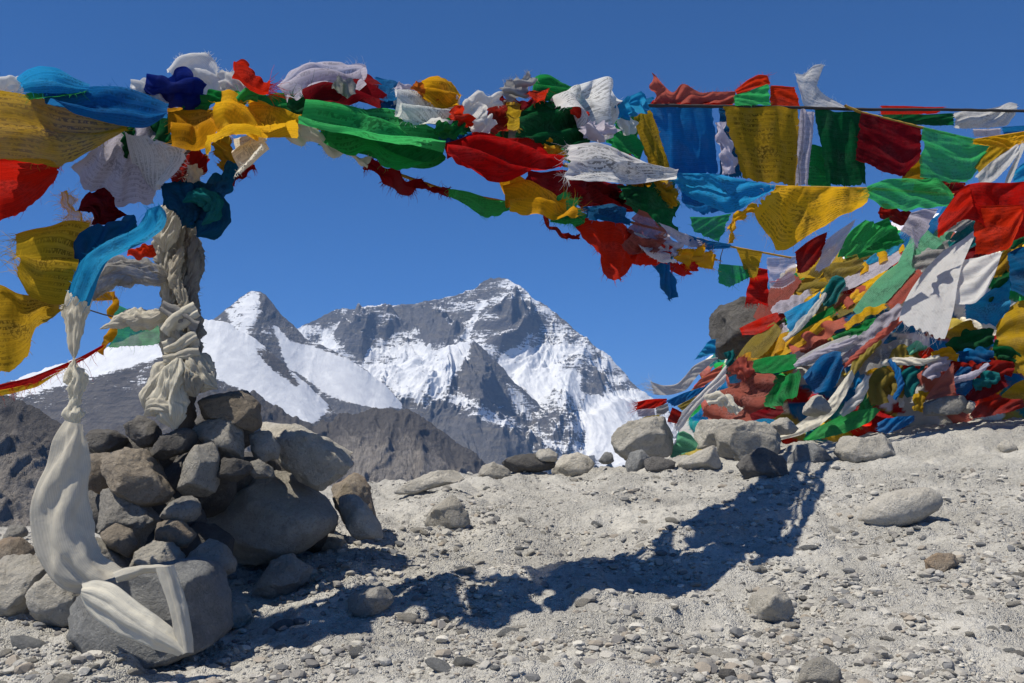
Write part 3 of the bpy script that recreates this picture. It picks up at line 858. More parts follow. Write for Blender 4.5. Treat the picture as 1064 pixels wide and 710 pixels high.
rm('small pale stone under the flat grey slab', [(968,436),(976,432),(988,434),(990,441),(976,444)], res=ICO3)
rm('pale stone at the right edge above the slope', [(1036,466),(1040,459),(1050,456),(1057,462),(1054,470),(1042,471)], res=ICO3)
rm('pale cracked stone under the cream scarf', [(834,430),(838,415),(850,409),(860,413),(866,425),(850,436)], Y=7.45)
rm('round pale stone below the blue crumpled flag', [(800,440),(812,434),(826,434),(834,442),(822,452),(804,452)], Y=7.3)
rm('large dark grey boulder standing at the left of the flag heap', [(737,332),(745,323),(752,317),(765,312),(777,310),(800,312),(812,330),(808,356),(790,368),(770,370),(749,374),(741,356)], 'dark', Y=8.9, boxy=.6, facets=10, rough=.045, res=ICO5)

# ------------------------------------------------------------------ cloth: sheets that buckle like slack cotton
NV, NU = 30, 38
_pend = []           # sheets waiting for the joint relaxation

def resample(pts, n):
    p = np.asarray(pts, float)
    if len(p) == 1: p = np.repeat(p, 2, 0)
    seg = np.linalg.norm(np.diff(p, axis=0), axis=1)
    s = np.concatenate([[0], np.cumsum(seg)])
    if s[-1] < 1e-9: return np.repeat(p[:1], n, 0)
    # smooth, corner respecting resampling
    t = np.linspace(0, s[-1], n)
    q = np.stack([np.interp(t, s, p[:, k]) for k in range(p.shape[1])], 1)
    if len(p) > 2:
        for _ in range(3):
            q[1:-1] = 0.25 * q[:-2] + 0.5 * q[1:-1] + 0.25 * q[2:]
    return q

def y_top(px): return np.interp(px, [-80, 0, 110, 200, 300, 450, 600, 700, 850, 1064, 1200], [3.42, 3.5, 3.75, 3.9, 4.0, 4.45, 5.3, 6.7, 7.3, 8.1, 8.5])
def y_low(px): return np.interp(px, [200, 380, 560, 640, 700, 760, 850, 1064, 1200], [3.95, 4.2, 4.5, 4.9, 5.9, 6.8, 7.0, 7.15, 7.2])

HC = np.array([4.45, 9.75, CAMZ - 0.25]); HR = np.array([3.15, 2.35, 2.95])
def heap_y(px, py, push=0.0):
    """Distance at which a view ray meets the heap (its nearest pass where it only skims it)."""
    px = np.asarray(px, float); py = np.asarray(py, float)
    d = P(px, py, np.ones_like(px)) - np.array([0, 0, CAMZ])
    o = np.array([0, 0, CAMZ]) - HC
    dn = d / HR; on = o / HR
    a = (dn * dn).sum(-1); b = (dn * on).sum(-1); c = (on * on).sum() - 1
    disc = b * b - a * c
    k = (-b - np.sqrt(np.maximum(disc, 0))) / a
    return k - push

class Strands:
    """Loose threads at a torn edge: fine tapering ribbons."""
    def __init__(s): s.v, s.f, s.uv = [], [], []
    def add(s, p, d, L, w=0.0016, r=None):
        r = r or rng
        n = 6
        side = np.cross(d, [0, 1, 0]); side /= np.linalg.norm(side) + 1e-9
        pts = [np.array(p, float)]
        dd = np.array(d, float)
        for i in range(n - 1):
            dd = dd + r.normal(size=3) * 0.24 + np.array([0.02, 0, -0.06])
            dd /= np.linalg.norm(dd)
            pts.append(pts[-1] + dd * L / (n - 1))
        b = len(s.v)
        for i, q in enumerate(pts):
            ww = w * (1 - 0.6 * i / (n - 1))
            s.v.append(q - side * ww); s.v.append(q + side * ww)
            s.uv += [(0.02, 0.02)] * 2
        for i in range(n - 1):
            s.f.append((b + 2 * i, b + 2 * i + 1, b + 2 * i + 3, b + 2 * i + 2))

def sheet(label, col, A, B, Y='top', near=0.0, slack=None, lam=None, amp=0.012, printed=0, gauze=0.0, fray='', bulge=0.0, dYB=0.0,
          flen=0.05, fden=1.0, name='prayer_flag', cat='prayer flag', group=None, pin='A', shape=0.10, pleat=0, dirt=0.25):
    """A piece of cloth spanned between two edges A and B traced in photo pixels; A is tied."""
    if fray == '' and name == 'prayer_flag': fray, fden, flen = 'Bse', 0.22, 0.03
    if printed == 0 and name == 'prayer_flag': printed = 0.6
    A = resample(A, NU); B = resample(B, NU)
    t = np.linspace(0, 1, NV)[:, None, None]
    G = A[None] * (1 - t) + B[None] * t
    px, py = G[..., 0], G[..., 1]
    if Y == 'top': D = y_top(px)
    elif Y == 'low': D = y_low(px)
    elif Y == 'heap': D = heap_y(px, py)
    elif isinstance(Y, tuple): D = np.interp(px, *Y)
    else: D = np.full(px.shape, float(Y))
    tt = np.broadcast_to(t[..., 0], px.shape)
    D = D - near - bulge * np.sin(math.pi * tt) * 1.0 - dYB * tt
    T = P(px, py, D)
    hh = len(_pend)
    if lam is None: lam = (.16, .28, .21, .38, .13)[hh % 5]
    if slack is None: slack = (1.10, 1.06, 1.13, 1.08)[hh % 4]
    if not isinstance(slack, tuple):
        hi, lo = slack, 1 + (slack - 1) * 0.25
        slack = (lo, hi) if pleat >= 0 else (hi, lo)
    _pend.append(dict(T=T, label=label, col=col, slack=slack, lam=lam, amp=amp, printed=printed, gauze=gauze, fray=fray, name=name, cat=cat,
                      group=group, pin=pin, flen=flen, fden=fden, shape=shape, pleat=pleat, dirt=dirt, heap=(Y == 'heap')))

def relax(Ts, slack, pins, lam, amp, seeds, pleat, shape, iters=110):
    """Jacobi position-based relaxation of many cloth grids at once: every thread wants to be `slack` times longer than the flat
    span allows, so the cloth buckles into folds."""
    T = np.stack(Ts).astype(np.float32)
    n = len(Ts)
    X = T.copy()
    dx = T[:, :, 1:] - T[:, :, :-1]
    dyv = T[:, 1:] - T[:, :-1]
    # unit normals of the spans
    N = np.cross(np.gradient(T, axis=2), np.gradient(T, axis=1))
    N /= np.linalg.norm(N, axis=-1, keepdims=True) + 1e-9
    N *= np.where(N[..., 1:2] > 0, -1, 1)
    for k in range(n):
        v = np.linspace(0, 1, NV)[:, None]; u = np.linspace(0, 1, NU)[None]
        lu = np.linalg.norm(np.diff(T[k], axis=1), axis=-1).sum(1).mean() / lam[k]
        lv = np.linalg.norm(np.diff(T[k], axis=0), axis=-1).sum(0).mean() / lam[k]
        fu, fv = (0.35, 1.25) if slack[k][1] >= slack[k][0] else (1.25, 0.35)
        skew = 0.5 * math.sin(seeds[k] * 5.1)
        uu_, vv_ = u * lu + skew * v * lv * (fv < fu), v * lv + skew * u * lu * (fu < fv)
        q = np.stack([uu_ * fu + 0 * vv_, vv_ * fv + 0 * uu_, 0 * (uu_ + vv_) + seeds[k] * 3.17], -1)
        q = q + 0.5 * np.stack([noise(q * .7 + 4), noise(q * .7 + 8), 0 * q[..., 0]], -1)
        d = (fbm(q * .8, 2, gain=0.38) + 0.9 * (0.4 - np.abs(noise(q * .8 + 2)))) * amp[k] * 1.2
        if pleat[k]:
            v = np.linspace(0, 1, NV)[:, None]; u = np.linspace(0, 1, NU)[None]
            if pleat[k] > 0: ph = v * pleat[k] * math.pi * 2 + 1.3 * noise(np.stack([u * 2.2 + 0 * v, v * 2 + 0 * u, 0 * u * v + seeds[k]], -1))
            else: ph = u * -pleat[k] * math.pi * 2 + 1.3 * noise(np.stack([u * 2 + 0 * v, v * 2.2 + 0 * u, 0 * u * v + seeds[k]], -1))
            d = d + amp[k] * 1.1 * np.sin(ph)
        X[k] += (N[k] * d[..., None]).astype(np.float32)
    sl = np.asarray([s[0] for s in slack], np.float32)[:, None, None, None]
    sv = np.asarray([s[1] for s in slack], np.float32)[:, None, None, None]
    sd = 0.5 * (sl + sv)
    w = np.ones(T.shape[:3] + (1,), np.float32)
    for k in range(n):
        p = pins[k]
        if 'A' in p: w[k, 0] = 0.0
        if 'B' in p: w[k, -1] = 0.0
        if 's' in p: w[k, :, 0] = 0.0
        if 'e' in p: w[k, :, -1] = 0.0
    def L(a): return np.linalg.norm(a, axis=-1, keepdims=True)
    r1 = L(dx) * sl; r2 = L(dyv) * sv
    r3 = L(T[:, 1:, 1:] - T[:, :-1, :-1]) * sd; r4 = L(T[:, 1:, :-1] - T[:, :-1, 1:]) * sd
    b1 = L(T[:, :, 6:] - T[:, :, :-6]) * (sl * 0.985); b2 = L(T[:, 6:] - T[:, :-6]) * (sv * 0.985)
    sh = np.asarray(shape, np.float32)[:, None, None, None]
    for it in range(iters):
        D = np.zeros_like(X)
        def con(a, b, rest, k):
            d = X[b] - X[a]
            l = np.linalg.norm(d, axis=-1, keepdims=True) + 1e-9
            c = d * (k * (l - rest) / l)
            D[a] += c; D[b] -= c
        S = slice
        al = S(None)
        con((al, al, S(None, -1)), (al, al, S(1, None)), r1, 0.20)
        con((al, S(None, -1)), (al, S(1, None)), r2, 0.20)
        con((al, S(None, -1), S(None, -1)), (al, S(1, None), S(1, None)), r3, 0.08)
        con((al, S(None, -1), S(1, None)), (al, S(1, None), S(None, -1)), r4, 0.08)
        con((al, al, S(None, -6)), (al, al, S(6, None)), b1, 0.11)
        con((al, S(None, -6)), (al, S(6, None)), b2, 0.11)
        X += D * w
        # the outline stays where it was measured; depth is free to fold
        pull = (T - X)
        tn = (pull * N).sum(-1, keepdims=True)
        X += w * (sh * (pull - N * tn) + sh * 0.10 * N * tn)
    # light smoothing of grid scale zigzag
    for _ in range(1):
        Y = X.copy()
        Y[:, 1:-1, 1:-1] = 0.5 * X[:, 1:-1, 1:-1] + 0.125 * (X[:, :-2, 1:-1] + X[:, 2:, 1:-1] + X[:, 1:-1, :-2] + X[:, 1:-1, 2:])
        X = Y
    for k in range(n):
        q = T[k] * 26.0 + seeds[k]
        X[k] += (N[k] * (0.0018 * fbm(q, 3) + 0.0025 * (0.35 - np.abs(noise(q * .6 + 4))))[..., None]).astype(np.float32)
    return X, N

def flush_sheets():
    if not _pend: return
    seeds = [i * 1.37 + 0.4 for i in range(len(_pend))]
    X, N = relax([p['T'] for p in _pend], [p['slack'] for p in _pend], [p['pin'] for p in _pend], [p['lam'] for p in _pend],
                 [p['amp'] for p in _pend], seeds, [p['pleat'] for p in _pend], [p['shape'] for p in _pend])
    uu, vv = np.meshgrid(np.linspace(0, 1, NU), np.linspace(1, 0, NV))
    UV = np.stack([uu, vv], -1).reshape(-1, 2)
    F0 = grid_faces(NV, NU)
    for k, p in enumerate(_pend):
        r = np.random.default_rng(1000 + k)
        x = X[k].astype(float)
        # torn, uneven edges
        def jag(edge, inner, sc):
            n = len(edge)
            j = np.abs(r.normal(size=n)) * sc
            return edge + (inner - edge) * np.clip(j, 0, 1.8)[:, None]
        e = 1.0 if p['fray'] else 0.25
        if 'B' in p['fray'] or 'B' not in p['pin']: x[-1] = jag(x[-1], x[-2], 1.0 * e if 'B' in p['fray'] else .2)
        if 'e' in p['fray']: x[:, -1] = jag(x[:, -1], x[:, -2], 0.9)
        if 's' in p['fray']: x[:, 0] = jag(x[:, 0], x[:, 1], 0.9)
        st = Strands()
        for ch, pts, inn in (('A', x[0], x[2]), ('B', x[-1], x[-3]), ('s', x[:, 0], x[:, 2]), ('e', x[:, -1], x[:, -3])):
            if ch in p['fray']:
                m = int(len(pts) * 1.9 * p['fden'])
                for _ in range(m):
                    i = r.integers(0, len(pts))
                    d = pts[i] - inn[i]; d /= np.linalg.norm(d) + 1e-9
                    d = d + r.normal(size=3) * 0.35
                    d /= np.linalg.norm(d)
                    st.add(pts[i] - d * 0.004, d, p['flen'] * r.uniform(0.25, 1.25) * (1.8 if r.random() < .12 else 1), 0.0006 + 0.0005 * r.random(), r)
        V = x.reshape(-1, 3)
        c = V.mean(0)
        faces, uv = F0, UV
        if st.v:
            faces = np.concatenate([F0, np.array(st.f) + len(V)])
            uv = np.concatenate([UV, np.array(st.uv)])
            V = np.concatenate([V, np.array(st.v)])
        me = new_mesh(p['name'], V - c, faces, cmat(p['col'], p['printed'], p['gauze'], 0.4, p['dirt']), uv=uv)
        o = link(p['name'], me, loc=c)
        md = o.modifiers.new('smooth', 'SUBSURF'); md.levels = md.render_levels = 1
        tag(o, p['label'], p['cat'], p['group'])
    _pend.clear()

def roll(label, col, line, rad, Y='top', near=0.0, pleats=7, twist=2.0, rough=0.35, flat=0.8, printed=0, gauze=0.0, fray=0, flen=0.05,
         name='rag', cat='rag', group=None, seed=None, ns=None, world=None, mat=None):
    """Cloth gathered into a twisted, pleated roll along a line of photo pixels; rad in pixels at each point."""
    s = len(bpy.data.objects) if seed is None else seed
    r = np.random.default_rng(s)
    ln = np.asarray(line, float); ra = np.atleast_1d(np.asarray(rad, float))
    if len(ra) == 1: ra = np.repeat(ra, len(ln))
    n = ns or max(24, int(np.linalg.norm(np.diff(ln, axis=0), axis=1).sum() / 2.2))
    n = min(n, 130)
    q = resample(np.column_stack([ln, ra]), n)
    px, py, rp = q[:, 0], q[:, 1], q[:, 2]
    if Y == 'top': D = y_top(px)
    elif Y == 'low': D = y_low(px)
    elif Y == 'heap': D = heap_y(px, py)
    elif isinstance(Y, tuple): D = np.interp(np.linspace(0, 1, n), np.linspace(0, 1, len(Y)), Y)
    else: D = np.full(n, float(Y))
    D = D - near
    c = P(px, py, D)
    R = rp / FPX * D
    m = 80
    th = np.linspace(0, 2 * math.pi, m, endpoint=False)
    tg = np.gradient(c, axis=0); tg /= np.linalg.norm(tg, axis=1, keepdims=True) + 1e-9
    up = np.array([0, -1.0, 0.15])
    s1 = np.cross(tg, up); s1 /= np.linalg.norm(s1, axis=1, keepdims=True) + 1e-9
    s2 = np.cross(s1, tg)
    sl = np.concatenate([[0], np.cumsum(np.linalg.norm(np.diff(c, axis=0), axis=1))]) / (R.mean() + 1e-6)
    TH, SL = np.meshgrid(th, sl)
    ph = TH + SL * 0.22 * twist
    q3 = np.stack([np.cos(ph) * pleats / 5.0 + s, np.sin(ph) * pleats / 5.0, SL * 0.35], -1)
    f = 1 - np.abs(noise(q3)) * 2.2 - 0.45 * np.abs(noise(q3 * 2.3 + 5))
    g = fbm(np.stack([np.cos(TH) * 1.1 + s * 1.3, np.sin(TH) * 1.1, SL * 0.55], -1), 3)
    rr_ = 1 + rough * (f - 0.45) + rough * 1.1 * g
    tt = np.linspace(0, 1, n)
    end = np.clip(np.minimum(tt, 1 - tt) * n / 6.0, 0.10, 1) ** 0.7
    rr_ = rr_ * end[:, None]
    V = c[:, None] + R[:, None, None] * rr_[..., None] * (np.cos(TH)[..., None] * s1[:, None] + flat * np.sin(TH)[..., None] * s2[:, None])
    i = np.arange(n - 1)[:, None] * m; j = np.arange(m)[None]; j2 = (j + 1) % m
    F = np.stack([(i + j).ravel(), (i + j2).ravel(), (i + m + j2).ravel(), (i + m + j).ravel()], 1)
    uu = np.broadcast_to(np.linspace(0, 1, m)[None], TH.shape); vv = np.broadcast_to(tt[:, None], TH.shape)
    uv = np.stack([vv, uu], -1).reshape(-1, 2)
    Vf = V.reshape(-1, 3)
    if fray:
        st = Strands()
        for _ in range(int(fray)):
            a, b = r.integers(0, n), r.integers(0, m)
            d = V[a, b] - c[a]; d /= np.linalg.norm(d) + 1e-9
            d = d + r.normal(size=3) * 0.6
            d /= np.linalg.norm(d)
            st.add(V[a, b] - d * 0.003, d, flen * r.uniform(.3, 1.3), 0.0009, r)
        F = np.concatenate([F, np.array(st.f) + len(Vf)])
        uv = np.concatenate([uv, np.array(st.uv)])
        Vf = np.concatenate([Vf, np.array(st.v)])
    ctr = Vf.mean(0)
    me = new_mesh(name, Vf - ctr, F, mat or cmat(col, printed, gauze, 1.6), uv=uv)
    o = link(name, me, loc=ctr)
    tag(o, label, cat, group)
    return o

def rope(label, line, rad_m, mat, Y='top', near=0.0, name='rope', cat='rope', group=None):
    ln = np.asarray(line, float)
    n = 80
    q = resample(ln, n)
    D = y_top(q[:, 0]) if Y == 'top' else y_low(q[:, 0]) if Y == 'low' else np.interp(np.linspace(0, 1, n), np.linspace(0, 1, len(Y)), Y) if isinstance(Y, tuple) else np.full(n, float(Y))
    c = P(q[:, 0], q[:, 1], D - near)
    m = 8
    th = np.linspace(0, 2 * math.pi, m, endpoint=False)
    tg = np.gradient(c, axis=0); tg /= np.linalg.norm(tg, axis=1, keepdims=True)
    s1 = np.cross(tg, [0, -1, .15]); s1 /= np.linalg.norm(s1, axis=1, keepdims=True); s2 = np.cross(s1, tg)
    lay = 1 + 0.18 * np.cos(3 * (th[None] + np.arange(n)[:, None] * 0.5))
    V = c[:, None] + rad_m * lay[..., None] * (np.cos(th)[None, :, None] * s1[:, None] + np.sin(th)[None, :, None] * s2[:, None])
    i = np.arange(n - 1)[:, None] * m; j = np.arange(m)[None]; j2 = (j + 1) % m
    F = np.stack([(i + j).ravel(), (i + j2).ravel(), (i + m + j2).ravel(), (i + m + j).ravel()], 1)
    Vf = V.reshape(-1, 3); ctr = Vf.mean(0)
    o = link(name, new_mesh(name, Vf - ctr, F, mat, uv=np.zeros((len(Vf), 2))), loc=ctr)
    tag(o, label, cat, group)
    return o

def band(p0, p1, w0, w1=None, sag=0.0, mid=None):
    """Two edges of a strip of cloth running p0 -> p1 (photo pixels) with widths w0, w1."""
    w1 = w0 if w1 is None else w1
    p0 = np.array(p0, float); p1 = np.array(p1, float)
    d = p1 - p0; d /= np.linalg.norm(d); nn = np.array([-d[1], d[0]])
    if nn[1] > 0: nn = -nn
    t = np.linspace(0, 1, 7)
    c = p0[None] + (p1 - p0)[None] * t[:, None]
    c[:, 1] += sag * np.sin(math.pi * t)
    w = w0 + (w1 - w0) * t
    if mid: w = w + (mid - 0.5 * (w0 + w1)) * np.sin(math.pi * t)
    a = c + nn[None] * (w / 2)[:, None]; b = c - nn[None] * (w / 2)[:, None]
    return a.tolist(), b.tolist()

def crumple(label, col, line, rad, Y='top', near=0.0, printed=0, gauze=0.0, fray=0, flen=0.05, name='rag', cat='rag', group=None, slack=(1.22, 1.6), dirt=.3, **k):
    """A rag bunched along a line of photo pixels: a sheet half wrapped round the line, far too wide for the room it has."""
    ln = np.asarray(line, float); ra = np.atleast_1d(np.asarray(rad, float))
    if len(ra) == 1: ra = np.repeat(ra, len(ln))
    q = resample(np.column_stack([ln, ra]), 16)
    tg = np.gradient(q[:, :2], axis=0); tg /= np.linalg.norm(tg, axis=1, keepdims=True) + 1e-9
    nn = np.stack([tg[:, 1], -tg[:, 0]], 1)
    h = len(_pend) * 2.3
    j = 1 + 0.30 * noise(np.stack([np.arange(16) * .45, 0 * q[:, 0] + h, 0 * q[:, 0]], -1)); j2 = 1 + 0.30 * noise(np.stack([np.arange(16) * .45, 0 * q[:, 0] + h + 9, 0 * q[:, 0]], -1))
    A = q[:, :2] + nn * (q[:, 2] * j)[:, None]; B = q[:, :2] - nn * (q[:, 2] * j2)[:, None]
    Ym = 6.0 if Y in ('top', 'low', 'heap') else float(np.mean(Y))
    if Y == 'top': Ym = float(y_top(q[:, 0].mean()))
    R = ra.mean() / FPX * Ym
    if isinstance(Y, tuple): Y = ([q[0, 0], q[-1, 0]] if q[0, 0] < q[-1, 0] else [q[-1, 0], q[0, 0]], [Y[0], Y[-1]])
    sheet(label, col, A.tolist(), B.tolist(), Y=Y, near=near, slack=slack, lam=max(.05, R * 1.1), amp=R * .55, printed=printed, gauze=gauze,
          fray='AB' if fray else '', flen=flen * .6, fden=fray / 90.0, bulge=R * .9, name=name, cat=cat, group=group, pin='', shape=.09, dirt=dirt)

# ------------------------------------------------------------------ the pole on the cairn and its wrappings
def wood_mat():
    t = NT('weathered_wood')
    ob = t.n('ShaderNodeTexCoord').outputs['Object']
    mp = t.n('ShaderNodeMapping'); mp.inputs['Scale'].default_value = (30, 30, 2.5)
    t.l(ob, mp.inputs['Vector'])
    col = t.mix(t.noise(mp.outputs[0], 2.0, 5, 0.6), (.06, .042, .03), (.17, .13, .095))
    p = t.n('ShaderNodeBsdfPrincipled'); p.inputs['Roughness'].default_value = .85
    t.l(col, p.inputs['Base Color']); t.l(t.bump(t.noise(mp.outputs[0], 5, 5, .6), .5, .004), p.inputs['Normal'])
    t.l(p.outputs[0], t.out.inputs[0])
    return t.m
WOOD = wood_mat()
def cord_mat(name, c):
    t = NT(name)
    p = t.n('ShaderNodeBsdfPrincipled'); p.inputs['Roughness'].default_value = .9
    ob = t.n('ShaderNodeTexCoord').outputs['Object']
    t.l(t.mix(t.noise(ob, 60, 3, .6), tuple(x * .6 for x in c), c), p.inputs['Base Color'])
    t.l(p.outputs[0], t.out.inputs[0])
    return t.m
CORD_Y, CORD_K, CORD_R = cord_mat('yellow_cord', (.5, .3, .04)), cord_mat('dark_cord', (.04, .035, .035)), cord_mat('red_cord', (.3, .015, .02))

YP = 4.12     # the pole's distance
rope('weathered wooden pole standing in the cairn under the wrappings', [(192, 470), (191, 400), (188, 300), (190, 200), (196, 112)], 0.046, WOOD, Y=(YP + .02, YP), name='wooden_pole', cat='pole')
GW = 'beige scarves wound round the pole'
def wrap(label, line, rad, col='beige', near=0.0, **k):
    a = dict(pleats=9, twist=1.5, rough=.42, flat=.75, name='scarf', cat='scarf', group=GW)
    a.update(k)
    if ' band ' in label:
        return crumple(label, col, line, rad, Y=(YP - near, YP - near), fray=k.get('fray', 14), flen=.02, name='scarf', cat='scarf', group=GW, slack=(1.05, 1.5))
    return roll(label, col, line, rad, Y=YP - near, **a)
wrap('beige scarf twisted in long folds up the middle of the pole', [(189, 384), (188, 350), (187, 310), (185, 270), (182, 226)], [17, 16, 15, 17, 19], pleats=15, twist=1.6, rough=.5, flat=.8, fray=120, flen=.03, seed=31)
wrap('cream scarf twisted down the left side of the pole', [(176, 378), (174, 345), (177, 310), (172, 275), (170, 238)], [8, 8, 7, 9, 9], 'cream', near=.035, pleats=9, twist=2.2, rough=.5, fray=60, flen=.03, seed=32)
wrap('grey scarf twisted down the right side of the pole', [(200, 376), (202, 340), (197, 305), (203, 272), (202, 244)], [8, 8, 7, 8, 9], 'grey', near=.035, pleats=9, twist=2.2, rough=.5, fray=90, flen=.03, seed=33)
wrap('narrow tan scarf spiralling across the front of the pole', [(198, 372), (182, 345), (192, 315), (180, 285), (190, 256)], [5, 6, 5, 6, 5], 'beige', near=.09, pleats=7, twist=2, rough=.5, fray=40, flen=.03, seed=34)
wrap('dirty white band crossing the pole diagonally', [(170, 345), (182, 334), (205, 322)], [8, 10, 8], 'cream', near=.09, twist=.5)
wrap('pale beige band crossing the pole near the dark gap', [(170, 362), (186, 358), (205, 350)], [7, 9, 7], 'cream', near=.085, twist=.5)
wrap('grey band slanting down to the right low on the pole', [(168, 318), (184, 326), (206, 338)], [6, 7, 6], 'grey', near=.10)
wrap('narrow cream band knotted round the pole near its foot', [(170, 374), (188, 370), (207, 364)], [5, 7, 6], 'cream', near=.10)
wrap('cream scarf running up into the blue knot', [(172, 262), (174, 244), (178, 226), (186, 206)], [9, 11, 11, 8], 'cream', near=.09, pleats=9, twist=1, seed=35)
wrap('cream scarf draped down the left of the pole foot', [(182, 372), (170, 392), (158, 412), (152, 428)], [12, 14, 15, 8], 'cream', near=.10, twist=.7)
wrap('cream scarf hanging in folds at the centre of the pole foot', [(186, 372), (180, 395), (176, 420), (182, 446)], [12, 14, 15, 11], 'cream', near=.15, twist=.7)
wrap('cream scarf draped down the right of the pole foot', [(194, 365), (204, 380), (212, 394), (226, 404)], [12, 14, 13, 6], 'cream', near=.09, twist=.8)
wrap('tan scarf between the folds at the pole foot', [(192, 380), (196, 398), (204, 412)], [11, 12, 9], 'beige', near=.13, twist=1)
wrap('loose cream loop lying at the left of the pole foot', [(150, 432), (160, 424), (172, 424), (184, 430)], [7, 9, 9, 7], 'cream', near=.17, twist=1)
roll('ragged grey gauze stub sticking out left of the pole', 'grey', [(97, 312), (104, 296), (120, 283), (140, 281), (160, 287), (178, 290)], [5, 11, 14, 13, 10, 8], Y=YP - .06, pleats=12, twist=.3, rough=.5, fray=160, flen=.06, gauze=.25)
roll('knotted cream stub pointing left from the pole', 'cream', [(104, 342), (118, 336), (132, 331), (148, 332), (163, 330), (178, 322)], [3, 5, 8, 11, 8, 7], Y=YP - .08, pleats=8, twist=2.5, rough=.35)

# ------------------------------------------------------------------ flags hanging at the left of the pole
GL = 'prayer flags left of the pole'
def FL(label, col, A, B, **k):
    a = dict(group=GL); a.update(k)
    if a.get('Y', 'top') == 'top': a.setdefault('dYB', .38 if 170 < np.mean([q[0] for q in A]) < 330 else .2)
    sheet(label, col, A, B, **a)
FL('large sheer yellow printed flag billowing at the top left', 'mustard', [(-30,92),(0,95),(37,99),(76,114),(107,126),(134,130)], [(-40,168),(0,166),(30,169),(62,175),(90,161),(113,146),(134,134)], near=.10, bulge=.07, slack=1.10, lam=.3, amp=.02, printed=1, pleat=2, gauze=.04)
FL('bright red flag blown out below the yellow one at left edge', 'red', [(-40,166),(0,167),(28,166),(52,167),(62,175)], [(-40,238),(-10,235),(20,224),(40,208),(56,190),(62,178)], near=.04, bulge=.05, lam=.3, slack=1.10, printed=.5)
FL('light blue cloth arched over the rope at the upper left', 'sky', [(18,84),(28,75),(40,71),(57,72),(70,79),(82,86),(92,92)], [(24,97),(40,98),(56,98),(72,98),(84,97),(93,94)], near=.08, slack=1.15, bulge=.06, pin='AB')
FL('dark blue cloth lashed along the rope left of the pole', 'blue', [(40,99),(76,96),(96,92),(113,90),(135,93),(152,103),(172,116)], [(60,106),(76,117),(104,126),(127,131),(150,134),(164,126),(174,118)], near=.13, slack=1.2, bulge=.08, lam=.12, pleat=1.5, fray='A', flen=.03)
FL('thin green strip under the light blue cloth', 'leaf', [(26,98),(56,93),(88,91)], [(30,103),(58,101),(90,96)], near=.1)
crumple('white lump of cloth on the rope at the left edge', 'white', [(-20,90),(-4,88),(12,87),(28,90)], [10, 11, 10, 7], near=.06)
FL('big white printed scarf hanging behind the red knot', 'lilac', [(112,144),(122,136),(134,132),(150,128),(166,128)], [(72,176),(82,188),(98,200),(118,214),(140,217),(160,212)], near=.02, slack=1.2, lam=.2, pleat=-3, amp=.02, printed=.6)
FL('plain white scarf fluttering in front of the printed white one', 'white', [(132,136),(140,168),(150,192),(160,203)], [(170,152),(182,150),(194,154),(192,168),(178,182),(166,192)], near=.12, slack=1.15, pleat=1.5, lam=.2)
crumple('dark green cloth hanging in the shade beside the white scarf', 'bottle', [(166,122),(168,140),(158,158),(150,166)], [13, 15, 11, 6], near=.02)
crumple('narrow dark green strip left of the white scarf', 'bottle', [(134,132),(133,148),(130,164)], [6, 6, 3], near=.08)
FL('amber flag folded under the navy cloth by the pole', 'amber', [(172,114),(190,114),(208,116),(226,121)], [(178,150),(190,151),(204,156),(214,150),(224,132)], near=.10, slack=1.2, bulge=.05)
FL('bright yellow flag draped forward over the pole top', 'yellow', [(230,97),(238,94),(248,100),(258,116),(270,137)], [(213,162),(218,160),(226,148),(238,140),(254,138),(272,141)], near=.20, slack=1.2, bulge=.05, lam=.15, pleat=1.2, printed=.4)
FL('second bright yellow flag streaming right of the pole top', 'yellow', [(256,103),(266,106),(284,113),(298,118),(312,127)], [(258,140),(270,139),(284,137),(298,136),(310,133)], near=.16, slack=1.25, pleat=1.2, lam=.12)
crumple('dull mustard rag gathered under the bright yellow flag', 'mustard', [(226,146),(234,156),(238,168),(230,176)], [9, 10, 8, 4], near=.11, fray=40)
crumple('white shaggy tuft crowning the pole', 'white', [(179,78),(188,70),(200,68),(212,76),(220,86),(222,98)], [9, 10, 11, 11, 9, 6], near=.02, fray=220, flen=.035)
crumple('navy blue cloth bunched at the pole top', 'navy', [(152,88),(166,92),(182,94),(196,93),(210,97)], [7, 13, 16, 18, 10], near=.16)
crumple('white lump with pink edge left of the navy cloth', 'white', [(136,90),(148,92),(158,100),(174,108)], [7, 11, 10, 6], near=.15)
crumple('dark green fold below the navy cloth', 'green', [(190,112),(206,108),(222,102),(234,99)], [5, 7, 7, 5], near=.14)
crumple('white fluffy tuft behind the red rag on the rope', 'white', [(228,88),(236,85),(246,88),(256,92)], [7, 10, 9, 5], near=.06, fray=120, flen=.03)
FL('red rag blown up above the rope right of the pole', 'red', [(243,68),(252,62),(258,66),(262,78),(272,86),(281,91)], [(243,78),(250,84),(258,90),(266,94),(274,97),(280,95)], near=.10, slack=1.2, fray='e', flen=.08, printed=0)
FL('off white torn rag hanging below the yellow flags', 'cream', [(243,146),(254,143),(266,140),(276,139)], [(247,186),(252,180),(260,172),(267,164),(275,154)], near=.22, slack=1.15, fray='B', flen=.02)
crumple('dark red fringe hanging right of the blue knot', 'crimson', [(228,194),(240,188),(252,180),(264,173)], [4, 5, 4, 3], near=.1, fray=90, flen=.05)
crumple('dark red rag tucked between white scarf and amber flag', 'crimson', [(212,160),(204,168),(192,178),(178,186)], [8, 12, 10, 5], near=.07)
crumple('off white tuft hanging above the blue knot', 'cream', [(200,172),(202,184),(198,196)], [6, 8, 5], near=.14, fray=40)
crumple('teal blue cloth twisted down into the knot', 'deep', [(242,170),(238,184),(226,194),(208,200)], [5, 8, 10, 8], near=.16)
